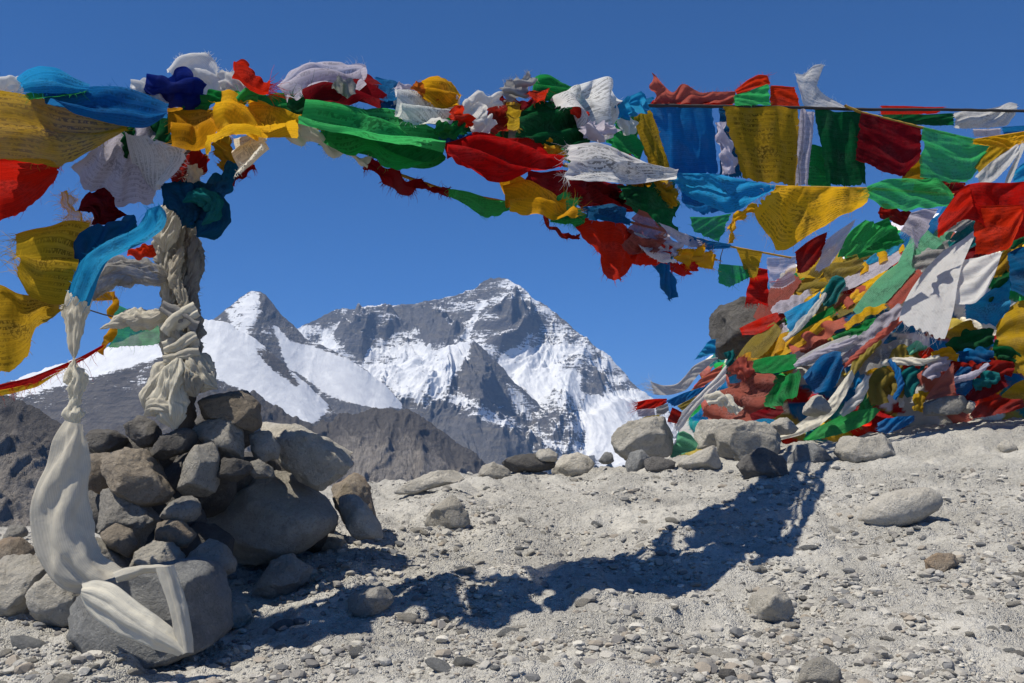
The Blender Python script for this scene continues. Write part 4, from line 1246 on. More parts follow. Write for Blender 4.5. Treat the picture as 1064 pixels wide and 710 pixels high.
roll('large dark blue cloth knotted round the pole top', 'deep', [(168,192),(186,204),(204,212),(218,220),(216,236),(204,246)], [9, 17, 22, 19, 14, 6], near=.22, pleats=11, rough=.55, twist=4, seed=77)
roll('teal fold wound across the front of the blue knot', 'teal', [(190,210),(204,203),(220,208),(224,222),(210,234)], [5, 8, 9, 8, 4], near=.33, pleats=8, rough=.5, twist=2, seed=78)
roll('dark red knot of cloth hanging in front of the white scarf', 'crimson', [(82,219),(92,213),(104,214),(114,221),(132,224)], [5, 12, 15, 10, 3], near=.24, pleats=9, rough=.65, twist=2, seed=79)
crumple('dark red scrap beside the white stub on the pole', 'red', [(133,262),(146,264),(160,260)], [4, 6, 5], near=.10)
FL('frayed yellow flag twisting at the left of the blue scarf', 'mustard', [(92,236),(82,233),(70,232),(40,240),(16,248)], [(66,316),(56,316),(42,313),(30,308),(18,286)], near=.16, slack=1.18, bulge=.08, pleat=2, printed=.9, fray='e', flen=.08, lam=.25)
FL('yellow printed flag stretched at the lower left edge', 'mustard', [(64,317),(48,313),(30,306),(14,299),(0,297),(-25,296)], [(62,320),(34,355),(20,378),(8,390),(-25,392)], near=.20, slack=1.12, pleat=-1.5, printed=1, lam=.25)
crumple('wispy yellow fringe standing up beside the red knot', 'yellow', [(66,200),(72,214),(78,228),(88,240)], [3, 4, 6, 7], near=.12, fray=260, flen=.09, gauze=.3)
FL('bright blue printed scarf twisted down in front of the pole', 'sky', [(162,212),(174,222),(172,238),(152,252),(128,262),(112,270),(102,292),(93,320)], [(150,218),(148,226),(140,236),(118,246),(100,256),(84,268),(72,290),(68,306)], near=.36, slack=1.15, bulge=.05, pleat=1.2, printed=.5, lam=.2)
crumple('shaded part of the twisted scarf coloured a darker blue', 'deep', [(140,232),(112,242),(92,258),(78,284),(72,300)], [7, 12, 12, 9, 6], near=.26)  # shaded lobe of the blue scarf, its shade put into a darker dye
GS = 'white offering scarves'
roll('grey white twisted tail below the blue printed scarf', 'cream', [(82,292),(80,312),(78,335),(77,355),(77,374)], [10, 13, 10, 6, 4], Y=3.62, pleats=7, twist=.4, rough=.35, flat=.5, name='scarf', cat='scarf', group=GS)
roll('knotted cream scarf hanging above the tied block', 'cream', [(77,372),(76,384),(80,396),(79,408),(77,418),(76,430),(79,444)], [4, 8, 11, 7, 5, 10, 8], Y=3.60, pleats=8, twist=3, rough=.4, name='scarf', cat='scarf', group=GS, fray=30)
FL('long white offering scarf hanging to the tied block', 'cream', [(72,440),(64,452),(50,480),(40,505),(34,535),(36,560),(46,590),(60,610),(84,616)], [(88,442),(91,470),(93,505),(96,535),(102,562),(112,580),(128,592),(140,596),(141,600)], Y=3.52, slack=(1.05, 1.22), pleat=4.6, amp=.012, lam=.09, bulge=.06, gauze=.05, fray='B', flen=.02, fden=.5, name='scarf', cat='scarf', group=GS, shape=.08)
FL('white scarf fanned across the front of the tied block', 'cream', [(86,608),(100,603),(118,606),(145,628),(170,646),(188,660),(200,676)], [(84,622),(92,636),(104,646),(124,660),(142,667),(164,676),(184,682)], Y=([80, 120, 160, 200], [3.24, 3.17, 3.12, 3.12]), slack=1.10, pleat=3.5, amp=.006, bulge=.03, lam=.12, name='scarf', cat='scarf', group=GS)
FL('narrow white band tied over the right of the block', 'cream', [(164,590),(168,606),(174,628),(180,652),(186,678)], [(181,588),(187,606),(194,628),(199,652),(202,678)], Y=3.11, slack=1.12, pleat=2.5, amp=.008, bulge=.025, lam=.08, name='scarf', cat='scarf', group=GS)
FL('white scarf end laid along the top edge of the block', 'cream', [(118,596),(132,590),(148,586),(164,585),(182,587)], [(122,605),(136,602),(150,597),(166,595),(182,592)], Y=3.22, slack=1.2, amp=.012, bulge=.03, lam=.08, name='scarf', cat='scarf', group=GS)
# the low line behind the scarf
FL('small bright green flag stretched behind the pole', 'leaf', [(118,315),(134,322),(152,329),(174,335)], [(112,362),(130,361),(150,360),(172,357)], Y=4.5, slack=1.08, printed=.3, gauze=.12)
crumple('mustard strip along the edge of the green flag', 'amber', [(118,304),(118,330),(114,352),(104,366)], [2.5, 3, 3, 2.5], Y=4.46)
FL('small tan flag scrap above the bright green flag', 'amber', [(100,305),(110,303),(120,305)], [(96,313),(108,313),(120,312)], Y=4.5)
FL('long red flag strip blown to the left edge behind the scarf', 'red', [(108,358),(86,370),(60,381),(30,393),(-10,402)], [(106,362),(88,374),(62,386),(34,400),(-10,408)], Y=4.0, slack=1.2, fray='B', flen=.05)
FL('thin yellow strip under the long red strip at left', 'yellow', [(66,384),(40,397),(10,404),(-15,408)], [(60,388),(40,402),(10,410),(-15,414)], Y=4.0)
rope('thin dark cord between green flag and ragged stub', [(92, 322), (108, 327), (118, 329)], .003, CORD_K, Y=4.4, name='cord', cat='cord')

# ------------------------------------------------------------------ the garland from the pole to the right
rope('dark rope stretched straight towards the upper right', [(560, 108), (700, 110), (832, 112), (895, 114), (980, 114), (1090, 116)], .012, CORD_K)
rope('yellow cord sagging from the dark rope to the right edge', [(878, 110), (894, 117), (958, 133), (1010, 146), (1064, 138), (1100, 134)], .011, CORD_Y, near=.08)
rope('yellow cord running through the heart of the garland', [(258, 110), (330, 133), (400, 146), (470, 152), (560, 162), (650, 172)], .009, CORD_Y, near=.1)
rope('twisted cord of the lower flag line', [(378, 169), (466, 199), (530, 211), (600, 217), (690, 240), (762, 257), (822, 268)], .007, CORD_Y, Y='low', near=-.02)
rope('yellow cord carrying the front line of flags', [(586, 172), (702, 181), (806, 194), (905, 196), (990, 203), (1090, 196)], .009, CORD_Y, Y='low', near=.1)

GG = 'prayer flags on the garland'
def FG(label, col, A, B, **k):
    a = dict(group=GG); a.update(k)
    if a.get('Y', 'top') == 'top':
        a['near'] = a.get('near', .05) * 2.0 - .25
        a.setdefault('dYB', .40 if np.mean([q[0] for q in A]) < 690 else .08)
    elif a.get('Y') == 'low': a.setdefault('dYB', .35 if np.mean([q[0] for q in A]) < 690 else .08)
    sheet(label, col, A, B, **a)
def RG(label, col, line, rad, **k):
    a = dict(group='rags bunched along the garland'); a.update(k)
    if a.get('Y', 'top') == 'top' and 'near' in a: a['near'] = a['near'] * 2.6 - .15
    for q in ('rough', 'twist', 'pleats', 'flat'): a.pop(q, None)
    return crumple(label, col, line, rad, **a)

RG('pale green rag beside the red blown up rag', 'leaf', [(247,104),(256,98),(268,102)], [6, 8, 5], near=.14, fray=30)
RG('dark green rag on the rope between yellow and white', 'green', [(264,104),(278,108),(292,110),(304,114)], [9, 12, 11, 7], near=.08)
RG('shaggy green fringe where the big green flag begins', 'bottle', [(298,112),(312,116),(328,112),(340,110)], [7, 10, 9, 5], near=.15, fray=200, flen=.08)
FG('white gauze flag blown up in peaks above the rope', 'lilac', [(292,93),(304,77),(322,67),(338,70),(356,72),(372,68),(381,69),(379,82)], [(298,102),(312,100),(324,92),(338,88),(350,92),(362,98),(372,92),(378,84)], near=.05, slack=1.3, gauze=.12, fray='A', flen=.06, lam=.12)
FG('dark red cloth folded under the white gauze flag', 'crimson', [(316,98),(324,82),(342,79),(360,92),(372,82),(380,76),(392,88),(398,104)], [(316,106),(330,104),(346,102),(362,104),(374,104),(386,106),(398,108)], near=.10, slack=1.3, lam=.12, bulge=.04)
RG('grey printed scrap in the middle of the dark red cloth', 'grey', [(348,84),(358,90),(364,100)], [6, 8, 4], near=.20)
FG('small light blue flag standing behind the white text flag', 'blue', [(390,80),(400,83),(410,85),(416,92)], [(394,106),(402,107),(410,106),(414,100)], near=.08, printed=.4)
RG('grey white scrap between blue and yellow cloths', 'lilac', [(412,90),(422,96),(434,101),(442,106)], [5, 7, 7, 4], near=.12)
FG('ochre flag humped over the rope before the white mess', 'amber', [(438,88),(448,83),(462,82),(470,92),(477,105)], [(440,100),(448,106),(458,113),(468,112),(476,108)], near=.12, slack=1.2, bulge=.05)
RG('orange scrap left of the ochre hump', 'orange', [(430,88),(438,94),(450,101),(458,105)], [3, 5, 6, 3], near=.18)
FG('white flag with bold dark print crumpled on the rope', 'white', [(407,102),(422,100),(440,107),(454,113),(471,122)], [(416,119),(428,124),(440,127),(456,128),(470,129)], near=.20, slack=1.35, printed=1, lam=.10, bulge=.04)
FG('long bright green printed flag in the middle of the garland', 'leaf', [(322,106),(334,101),(358,107),(382,111),(403,113),(430,125),(453,139),(463,150)], [(308,127),(322,134),(358,140),(397,146),(430,149),(462,152)], near=.24, slack=1.18, pleat=1.2, printed=.8, fray='A', flen=.035, lam=.16)
FG('dark green flag sagging below the long bright green one', 'green', [(328,136),(362,141),(397,147),(430,150),(463,152)], [(341,146),(363,158),(386,156),(398,167),(417,174),(446,174),(463,162)], near=.14, slack=1.3, lam=.12, bulge=.05)
RG('white twisted cloth trailing down from the yellow flags', 'cream', [(279,131),(300,137),(322,142),(346,153),(364,162),(381,170)], [9, 8, 7, 6, 4, 3], near=.16, twist=4, fray=90, flen=.035)
RG('dark red ragged fringe hanging on the lower cord', 'crimson', [(381,171),(396,179),(412,187),(424,194),(444,196),(466,199)], [3, 6, 8, 6, 3, 2], Y='low', near=.04, flat=.4, rough=.6, fray=260, flen=.045)
FG('small green flag on the lower cord', 'leaf', [(463,198),(484,201),(508,206),(531,210)], [(472,204),(488,214),(504,226),(520,223),(530,217)], Y='low', near=.03, slack=1.15)
RG('white crumpled mess of cloth on the rope', 'white', [(462,112),(476,120),(490,112),(506,106),(518,104)], [8, 10, 11, 9, 6], near=.16, rough=.55, fray=90, flen=.03)
RG('bright red scrap below the white mess', 'red', [(468,118),(478,122),(490,128)], [6, 8, 5], near=.26)
RG('white lump between red scrap and dark red cloth', 'white', [(490,124),(500,128),(512,124)], [8, 11, 7], near=.24)
RG('small green cloth below the white mess', 'green', [(453,136),(466,134),(482,132)], [6, 9, 6], near=.26)
RG('small blue cloth above the big red flag', 'blue', [(456,146),(470,148),(488,144)], [5, 7, 6], near=.24)
FG('dark red flag hanging behind the mustard strip', 'crimson', [(506,106),(518,106),(530,108)], [(504,136),(516,140),(530,138)], near=.12, slack=1.2)
FG('mustard strip hanging between dark red and dark green', 'mustard', [(526,106),(533,106),(541,109)], [(528,134),(534,135),(540,132)], near=.20)
RG('grey white tuft sticking up above the rope', 'grey', [(522,98),(534,94),(546,87),(552,80)], [7, 10, 8, 3], near=.12, rough=.7, fray=110, flen=.05)
FG('red corner of cloth above the dark green drape', 'red', [(546,95),(558,94),(571,92)], [(552,102),(558,107),(566,104)], near=.20)
FG('green cloth peaking behind the white sheet', 'green', [(553,86),(560,80),(570,80),(582,88),(594,95)], [(554,100),(562,103),(574,104),(586,102),(594,100)], near=.04, fray='A', flen=.035, slack=1.25)
FG('dark green cloth draped down across the garland', 'bottle', [(538,120),(552,110),(566,104),(582,110),(596,116),(606,128),(613,141)], [(536,142),(550,146),(564,150),(580,154),(596,154),(612,150)], near=.20, slack=1.25, lam=.15, bulge=.06)
RG('black grey cloth in the hollow under the dark green drape', 'grey', [(530,134),(548,140),(566,144),(580,146)], [8, 12, 11, 6], near=.10)
FG('dull green flag showing behind the garland', 'green', [(570,104),(586,106),(604,110)], [(574,140),(590,146),(606,146)], near=.1, slack=1.2)
FG('big white sheet with fine print thrown over the rope', 'white', [(572,107),(584,98),(598,88),(612,84),(628,82),(638,96),(643,108)], [(588,112),(600,117),(606,128),(614,140),(630,151),(636,128),(644,112)], near=.20, slack=1.2, lam=.2, printed=.8, pleat=-2, bulge=.05)
RG('white fold tucked under the big white sheet', 'lilac', [(606,132),(614,138),(626,136),(634,130)], [6, 9, 8, 4], near=.30)
RG('red scrap peeping below the big white sheet', 'red', [(594,114),(602,118),(610,122)], [4, 5, 3], near=.22)
FG('large bright red flag swelling in the middle of the garland', 'red', [(462,154),(478,146),(494,138),(520,142),(550,145),(568,156),(584,168)], [(468,162),(480,174),(506,185),(528,188),(552,179),(572,174),(584,171)], near=.36, slack=1.2, bulge=.08, lam=.18, fray='A', flen=.025)
FG('white printed flag twisted to a point in front of the garland', 'white', [(588,152),(602,149),(618,148),(646,158),(676,172),(703,180)], [(588,188),(604,189),(630,191),(660,192),(684,189),(703,184)], Y='low', near=.12, slack=1.12, printed=1, pleat=1, bulge=.05, fray='s', flen=.08)
RG('yellow scrap behind the white twisted flag', 'yellow', [(564,152),(574,156),(586,162)], [6, 8, 5], near=.26)
FG('dark red flag in the shade under the white twisted flag', 'crimson', [(545,180),(580,178),(614,186),(648,192)], [(552,196),(570,204),(600,216),(628,214),(650,212)], near=.16, slack=1.2, lam=.15)
FG('ochre flag with ragged end on the lower cord', 'amber', [(520,192),(528,186),(536,181),(552,192),(564,200),(578,207)], [(530,217),(548,220),(564,220),(580,224),(594,224),(602,221)], Y='low', near=.08, slack=1.3, fray='e', flen=.08)
RG('shaggy green tuft beside the ochre flag', 'leaf', [(578,206),(586,216),(594,224),(606,228)], [6, 9, 9, 5], Y='low', near=.12, rough=.7, fray=220, flen=.05)
FG('small green flag below the shaggy green tuft', 'green', [(570,222),(584,226),(606,224)], [(572,232),(586,234),(604,232)], Y='low', near=.06)
RG('dark red cord loop under the ochre flag', 'crimson', [(564,222),(570,234),(580,242),(594,247),(602,246)], [1.6, 1.6, 1.8, 2, 2], Y='low', fray=60, flen=.03)
FG('dark blue flag above the red pointed flag', 'deep', [(605,217),(625,214),(646,214)], [(612,226),(634,230),(656,234)], Y='low', near=.06, slack=1.2)
FG('bright red flag hanging to a point below the garland', 'red', [(597,232),(616,226),(634,230),(652,238),(668,244)], [(612,254),(624,271),(638,297),(646,290),(660,272)], Y='low', near=.10, slack=1.12, pleat=-2, printed=.4, lam=.2, fray='B', flen=.03)
FG('second red flag right of the pointed red flag', 'red', [(648,236),(664,244),(680,250),(697,255)], [(658,274),(670,275),(682,275),(694,274)], Y='low', near=.05, slack=1.2, printed=.4)
FG('dusty pink sheer flag over the red flags', 'pink', [(662,218),(672,222),(684,234),(694,244)], [(648,254),(656,264),(672,264),(684,262)], Y='low', near=.16, slack=1.15, gauze=.12)
FG('small white flag blowing below the dusty pink one', 'white', [(655,241),(666,245),(680,252),(692,262)], [(664,258),(674,267),(688,274),(703,274)], Y='low', near=.22, slack=1.15)
FG('white flag on the cord right of the dusty pink one', 'lilac', [(684,230),(700,238),(716,246),(730,252)], [(692,242),(704,252),(718,258),(728,257)], Y='low', near=.1)
FG('dark green triangular flag hanging under the white twisted flag', 'bottle', [(640,193),(658,194),(680,196),(694,206)], [(650,212),(668,224),(690,240),(708,250)], near=.34, slack=1.15, lam=.2)
FG('tall mustard flag hanging beside the big blue flag', 'mustard', [(658,122),(666,118),(676,114)], [(676,176),(686,178),(697,178)], near=.18, slack=1.12, printed=.8, pleat=-1)
FG('green flag in shade behind the tall mustard flag', 'green', [(636,126),(648,122),(662,120)], [(632,158),(650,162),(668,166)], near=.12, slack=1.2, printed=.3)
RG('light blue scarf knotted over the rope', 'sky', [(640,118),(652,112),(662,108),(674,110)], [6, 9, 9, 5], near=.22)
RG('white tail under the light blue knot', 'white', [(644,124),(650,132),(652,140)], [5, 6, 3], near=.2)
FG('dark red flag low behind the dark green triangle', 'crimson', [(610,190),(640,196),(664,202)], [(604,212),(634,218),(668,224)], near=.22, slack=1.2)
FG('dark green sheet deep in the garland below the mustard flag', 'bottle', [(650,160),(674,176),(700,184)], [(650,196),(676,206),(704,226)], near=.06, slack=1.2)
RG('ragged yellow fringe below the tall mustard flag', 'mustard', [(680,178),(690,196),(700,214)], [6, 7, 4], near=.26, fray=130, flen=.06)

RG('dark green rag deep behind the white lump', 'bottle', [(470,132),(490,140),(512,146),(534,150)], [8, 11, 11, 7], near=.06)
RG('mustard rag behind the big red swelling flag', 'mustard', [(500,142),(530,148),(560,156)], [7, 9, 6], near=.05)
RG('crimson rag under the rope beside the grey tuft', 'crimson', [(516,108),(530,114),(548,116),(560,112)], [7, 9, 8, 5], near=.08)
RG('green rag below the black grey cloth', 'green', [(556,150),(576,156),(598,160),(616,158)], [7, 10, 9, 6], near=.04)
RG('dark blue rag under the white gauze flag', 'deep', [(380,96),(396,104),(412,108)], [6, 8, 5], near=.06)
RG('crimson rag in the hollow beside the green shade flag', 'crimson', [(622,160),(640,168),(660,172)], [7, 10, 6], near=.05)
RG('orange yellow rag below the green shade flag', 'amber', [(640,172),(656,184),(670,196)], [6, 9, 6], near=.12)
RG('white rag hanging low between the red flags', 'lilac', [(686,244),(694,256),(704,264)], [5, 7, 4], Y='low', near=.10)
RG('teal rag beside the shaggy yellow rag', 'teal', [(676,262),(688,268),(698,272)], [4, 6, 4], Y='low', near=.06)

# the taut rope and what hangs on it
FG('pink rag with torn peaks above the taut rope', 'salmon', [(676,76),(684,82),(692,95),(700,99),(708,86),(716,92),(728,98),(744,96),(764,95)], [(680,108),(692,108),(704,108),(716,108),(732,108),(748,108),(764,107)], near=.04, slack=1.25, lam=.1, fray='A', flen=.04)
FG('red strip folded along the taut rope', 'red', [(642,106),(680,104),(720,104),(764,104)], [(644,110),(682,111),(722,111),(764,111)], near=.05)
FG('red cloth blown up at the green cloth above the rope', 'red', [(764,94),(776,84),(788,78),(797,79),(799,86)], [(766,99),(776,96),(786,92),(794,89),(800,88)], near=.06, slack=1.2, fray='A', flen=.05)
FG('small green cloth folded over the taut rope', 'leaf', [(762,100),(776,96),(788,91),(799,87)], [(763,110),(776,110),(790,110),(801,110)], near=.10, slack=1.15)
FG('red square flag folded above the taut rope', 'red', [(800,90),(812,90),(826,91)], [(799,112),(814,112),(832,113)], near=.07, slack=1.12)
FG('white cloth with a curling tail flung up from the rope', 'white', [(826,77),(836,79),(842,70),(850,66),(859,68),(848,74),(844,82),(852,98),(870,107),(880,112)], [(830,92),(832,98),(833,104),(834,108),(836,111),(842,112),(850,112),(858,112),(868,113),(880,114)], near=.06, slack=1.1, fray='A', flen=.04)
FG('big plain blue flag hanging from the taut rope', 'blue', [(668,110),(690,109),(716,109),(742,110)], [(694,184),(712,184),(730,183),(747,182)], near=.10, slack=1.08, pleat=-1.5, amp=.015, lam=.3, printed=.25)
FG('blue corner below the big plain blue flag', 'blue', [(700,182),(724,183),(746,182)], [(712,216),(730,224),(752,218)], near=.05, slack=1.15)
RG('grey white strip between the blue and mustard flags', 'lilac', [(748,128),(750,146),(756,164),(758,180)], [3, 5, 7, 6], near=.08)
FG('dark blue strip behind the grey white strip', 'deep', [(746,112),(756,112),(768,112)], [(748,182),(758,184),(772,184)], near=.03, slack=1.15)
FG('large mustard flag with many rows of print', 'mustard', [(750,111),(776,111),(804,112),(832,113)], [(772,188),(790,191),(810,193),(829,196)], near=.14, slack=1.08, pleat=-2, amp=.015, lam=.3, printed=1)
FG('lilac white strip hanging right of the mustard flag', 'lilac', [(831,114),(838,115),(847,118)], [(826,194),(832,195),(839,194)], near=.16, slack=1.2, pleat=-1.5)
FG('large dark green flag hanging from the taut rope', 'bottle', [(846,114),(862,115),(878,116),(895,117)], [(860,194),(874,195),(888,194),(901,193)], near=.12, slack=1.12, pleat=-1.5, lam=.25)
FG('green striped edge of a flag behind the dark green one', 'green', [(838,150),(846,150),(856,154)], [(838,194),(850,196),(864,196)], near=.08, printed=.8)
FG('dark red printed flag hanging askew beside the dark green', 'crimson', [(894,117),(914,122),(936,128),(959,134)], [(888,166),(902,172),(920,180),(938,186),(957,164)], near=.2, slack=1.1, printed=.6, lam=.25)
FG('sheer green flag hanging from the sagging cord', 'leaf', [(959,132),(984,137),(1008,143),(1032,149)], [(956,186),(972,188),(990,192),(1008,188),(1024,164)], near=.22, slack=1.14, printed=.5, gauze=.06, fray='B', flen=.05)
FG('flat red flag lying along the dark rope', 'red', [(914,110),(940,110),(964,111),(984,111)], [(914,119),(936,119),(956,119),(974,118)], near=.04)
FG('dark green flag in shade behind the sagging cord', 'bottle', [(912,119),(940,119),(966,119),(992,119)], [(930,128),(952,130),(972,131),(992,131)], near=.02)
FG('white cloth folded over the dark rope near the right edge', 'white', [(990,117),(1014,115),(1036,112),(1050,107),(1058,110)], [(991,134),(1010,134),(1032,133),(1048,130),(1056,118)], near=.06, slack=1.2, bulge=.06)
FG('small white printed flag below the folded white cloth', 'lilac', [(1010,134),(1026,134),(1040,133)], [(1012,142),(1026,142),(1040,141)], near=.05, printed=.8)
FG('blue flag at the right edge under the dark rope', 'blue', [(1040,133),(1056,131),(1090,130)], [(1042,141),(1058,140),(1090,138)], near=.03)
FG('mustard cloth knotted on the cord at the right edge', 'amber', [(1010,146),(1030,142),(1050,140),(1066,137)], [(1012,150),(1032,152),(1050,155),(1066,148)], near=.28, slack=1.3)
FG('white sash slanting down from the cord knot', 'white', [(1058,149),(1044,158),(1028,170),(1012,184)], [(1060,158),(1048,174),(1034,188),(1022,194)], near=.32, slack=1.15, pleat=1.2)
FG('thin white sash hanging nearest the right edge', 'white', [(1062,148),(1056,162),(1048,178),(1042,192)], [(1066,150),(1060,166),(1054,182),(1048,194)], near=.34, slack=1.15)
FG('light blue flag blown at the right edge', 'sky', [(1090,158),(1072,164),(1060,172),(1050,182)], [(1090,186),(1076,190),(1064,190),(1054,190)], near=.2, slack=1.15)
FG('dark mustard flag in shade beside the white sash', 'mustard', [(1030,150),(1022,160),(1012,174)], [(1052,152),(1040,166),(1022,186)], near=.25, slack=1.15)
FG('amber strip showing below the dark red printed flag', 'amber', [(940,172),(950,166),(958,160)], [(936,190),(948,190),(960,188)], near=.1)
FG('dark red flag behind the sheer green one', 'crimson', [(950,182),(976,188),(1004,190)], [(948,200),(974,204),(1002,204)], near=.1)
# front line
FG('light blue flag with frayed end on the front line', 'sky', [(700,180),(720,180),(744,181),(776,188),(806,193)], [(704,196),(716,206),(736,215),(754,222),(778,213),(802,199)], Y='low', near=.16, slack=1.22, lam=.14, fray='s', flen=.08, pleat=1.2)
FG('large yellow printed flag blowing on the front line', 'yellow', [(806,193),(840,194),(872,195),(906,196)], [(782,218),(790,240),(804,259),(818,260),(848,240),(880,224),(898,212)], Y='low', near=.14, slack=1.12, printed=.8, fray='sB', flen=.075, pleat=-1.5, lam=.25)
RG('yellow shreds trailing left from the large yellow flag', 'yellow', [(786,216),(774,220),(766,226),(760,238),(759,252)], [4, 4, 3.5, 3, 2], Y='low', near=.12, rough=.7, fray=110, flen=.06)
FG('bright green sheer flag fluttering on the front line', 'leaf', [(900,195),(920,186),(942,186),(962,187),(974,184),(982,192),(990,200)], [(903,208),(918,215),(936,219),(954,216),(974,216),(992,214)], Y='low', near=.22, slack=1.3, lam=.13, gauze=.06, fray='s', flen=.06)
FG('big bright red flag streaming at the right edge', 'red', [(990,203),(1004,192),(1030,190),(1062,189),(1100,190)], [(996,232),(1006,228),(1024,240),(1050,250),(1100,236)], Y='low', near=.30, slack=1.14, pleat=-1.5, lam=.2)
FG('left tail of the big bright red flag', 'red', [(1008,192),(996,198),(986,212),(974,228)], [(1012,214),(1002,226),(990,236),(974,248)], Y='low', near=.34, slack=1.15, lam=.15)
FG('hanging half of the big bright red flag', 'red', [(1012,214),(1034,214),(1062,214)], [(1011,266),(1030,264),(1050,258),(1064,226)], Y='low', near=.36, slack=1.12, lam=.2)
# lower tangle between garland and heap
FG('green sheer flag hanging below the blue frayed flag', 'green', [(716,226),(738,226),(760,222)], [(720,240),(734,247),(747,252)], Y='low', near=.04, slack=1.12, gauze=.06)
FG('blue grey strip blown along the lower cord', 'blue', [(714,244),(734,250),(760,255)], [(716,256),(736,260),(758,258)], Y='low', near=.08, slack=1.2)
RG('shaggy yellow and orange rag hanging on the lower cord', 'amber', [(703,264),(716,268),(730,270),(742,266)], [6, 10, 9, 4], Y='low', near=.12, rough=.6, fray=260, flen=.06)
RG('red rag below the shaggy yellow one', 'red', [(696,278),(708,280),(722,278)], [4, 6, 4], Y='low', near=.1, fray=60)
RG('light blue tail dangling below the lower cord', 'blue', [(686,262),(688,280),(692,296),(698,310)], [5, 6, 4.5, 4], Y='low', near=.12, twist=.6, fray=50)
FG('small green square flag dangling on the lower cord', 'green', [(746,274),(760,275),(776,276)], [(746,294),(758,299),(780,288)], Y='low', near=.1, slack=1.1, gauze=.05)
FG('small yellow triangle flag on the lower cord', 'mustard', [(764,258),(778,260),(793,262)], [(776,288),(781,290),(786,288)], Y='low', near=.06, slack=1.1)
rope('dark thread tying the green square to the lower cord', [(752, 256), (749, 266), (748, 276)], .003, CORD_K, Y='low', near=.08, name='cord', cat='cord')
FG('bright red flag hanging in front of the dark boulder', 'red', [(780,280),(788,278),(798,280)], [(774,316),(786,316),(798,318)], Y=([700, 900], [7.6, 7.6]), slack=1.25, lam=.12, fray='B', flen=.06)
FG('grey white sheer flag behind the bright red one', 'lilac', [(796,268),(812,268),(828,266)], [(800,300),(814,300),(826,292)], Y=([700, 900], [7.9, 7.9]), gauze=.2, slack=1.2)
FG('dark red printed flag hanging above the heap', 'crimson', [(826,262),(838,252),(848,246),(860,241)], [(828,284),(836,284),(846,276),(856,262)], Y=([700, 900], [6.9, 6.9]), slack=1.12, printed=.5)
FG('white gauze flag with yellow tip above the heap', 'lilac', [(858,250),(868,242),(880,234),(890,227)], [(846,282),(852,282),(862,276),(872,262)], Y=([700, 900], [6.85, 6.85]), slack=1.12, printed=.3, gauze=.06)
FG('green flag slanting down into the heap', 'leaf', [(870,268),(876,250),(886,238),(900,228)], [(884,266),(896,262),(912,250),(928,240)], Y=([700, 950], [7.0, 7.0]), slack=1.2, lam=.15)
FG('dark green cloth behind the slanting green flag', 'green', [(880,250),(900,236),(924,226)], [(892,270),(916,262),(940,252)], Y=([700, 950], [7.3, 7.3]), slack=1.25)
FG('white strip hanging under the bright green sheer flag', 'lilac', [(946,222),(960,218),(974,218)], [(936,240),(946,246),(952,258)], Y='low', near=-.3, slack=1.2, fray='B')
RG('dark red and grey tangle under the bright green flag', 'crimson', [(914,218),(928,224),(944,228)], [5, 8, 5], Y='low', near=-.4)

# ------------------------------------------------------------------ the flag heap on the right
def heap_mat():
    t = NT('many_coloured_rag_tangle')
    at = t.n('ShaderNodeAttribute', attribute_name='dye')
    ob = t.n('ShaderNodeTexCoord').outputs['Object']
    col = t.mix(t.ramp(t.noise(ob, 9, 5, .6), [(.5, 0), (.8, .4)]), at.outputs['Color'], (.25, .23, .2))
    p = t.n('ShaderNodeBsdfDiffuse'); t.l(col, p.inputs[0])
    t.l(t.bump(t.noise(ob, 26, 6, .65), .6, .02), p.inputs['Normal'])
    t.l(p.outputs[0], t.out.inputs[0])
    return t.m
def build_heap():
    # an ellipsoidal pile of rags, every clump its own dye
    nu, nv = 420, 240
    ph = np.linspace(-math.pi * 1.02, math.pi * 0.02, nu)      # front half and a little more
    th = np.linspace(-0.35, math.pi / 2, nv)
    PH, TH = np.meshgrid(ph, th)
    d = np.stack([np.cos(PH) * np.cos(TH), np.sin(PH) * np.cos(TH), np.sin(TH)], -1)
    q = d * HR
    # long clumps leaning to the lower left
    q2 = np.stack([q[..., 0] * 1.0 - q[..., 2] * .9, q[..., 1], (q[..., 2] + q[..., 0] * .75) * 2.4], -1)
    cell = q2 * 2.0 + 0.5 * np.stack([noise(q * 2), noise(q * 2 + 9), noise(q * 2 + 4)], -1)
    # worley cells for the dye and the relief
    base = np.floor(cell).astype(int)
    best = np.full(PH.shape, 9.0); second = best.copy(); idx = np.zeros(PH.shape, np.int64)
    for dx in (-1, 0, 1):
        for dy in (-1, 0, 1):
            for dz in (-1, 0, 1):
                c = base + [dx, dy, dz]
                h = _perm[c[..., 0] & 4095]; h = _perm[(h + c[..., 1]) & 4095]; h = _perm[(h + c[..., 2]) & 4095]
                f = np.stack([(h & 255) / 255.0, ((h >> 8) & 255) / 255.0, ((h >> 16) & 255) / 255.0], -1)
                dist = np.linalg.norm(c + f - cell, axis=-1)
                closer = dist < best
                second = np.where(closer, best, np.minimum(second, dist))
                idx = np.where(closer, h, idx)
                best = np.where(closer, dist, best)
    rel = np.clip(second - best, 0, .6)
    r = 0.89 + 0.035 * np.sqrt(rel) + 0.02 * fbm(q * 3, 3)
    V = HC + q * r[..., None]
    pal = np.array([RGB[k] for k in ('red', 'yellow', 'green', 'blue', 'white', 'olive', 'teal', 'crimson', 'cream', 'deep', 'mustard', 'bottle', 'lilac', 'pink', 'grey')])
    col = pal[(idx >> 3) % len(pal)]
    me = new_mesh('cloth_heap', V.reshape(-1, 3), grid_faces(nv, nu), heap_mat(), attrs={'dye': col.reshape(-1, 3)})
    tag(link('cloth_heap', me), 'tangled many coloured mass of old prayer flags filling the heap', 'flag heap', kind='stuff')
build_heap()

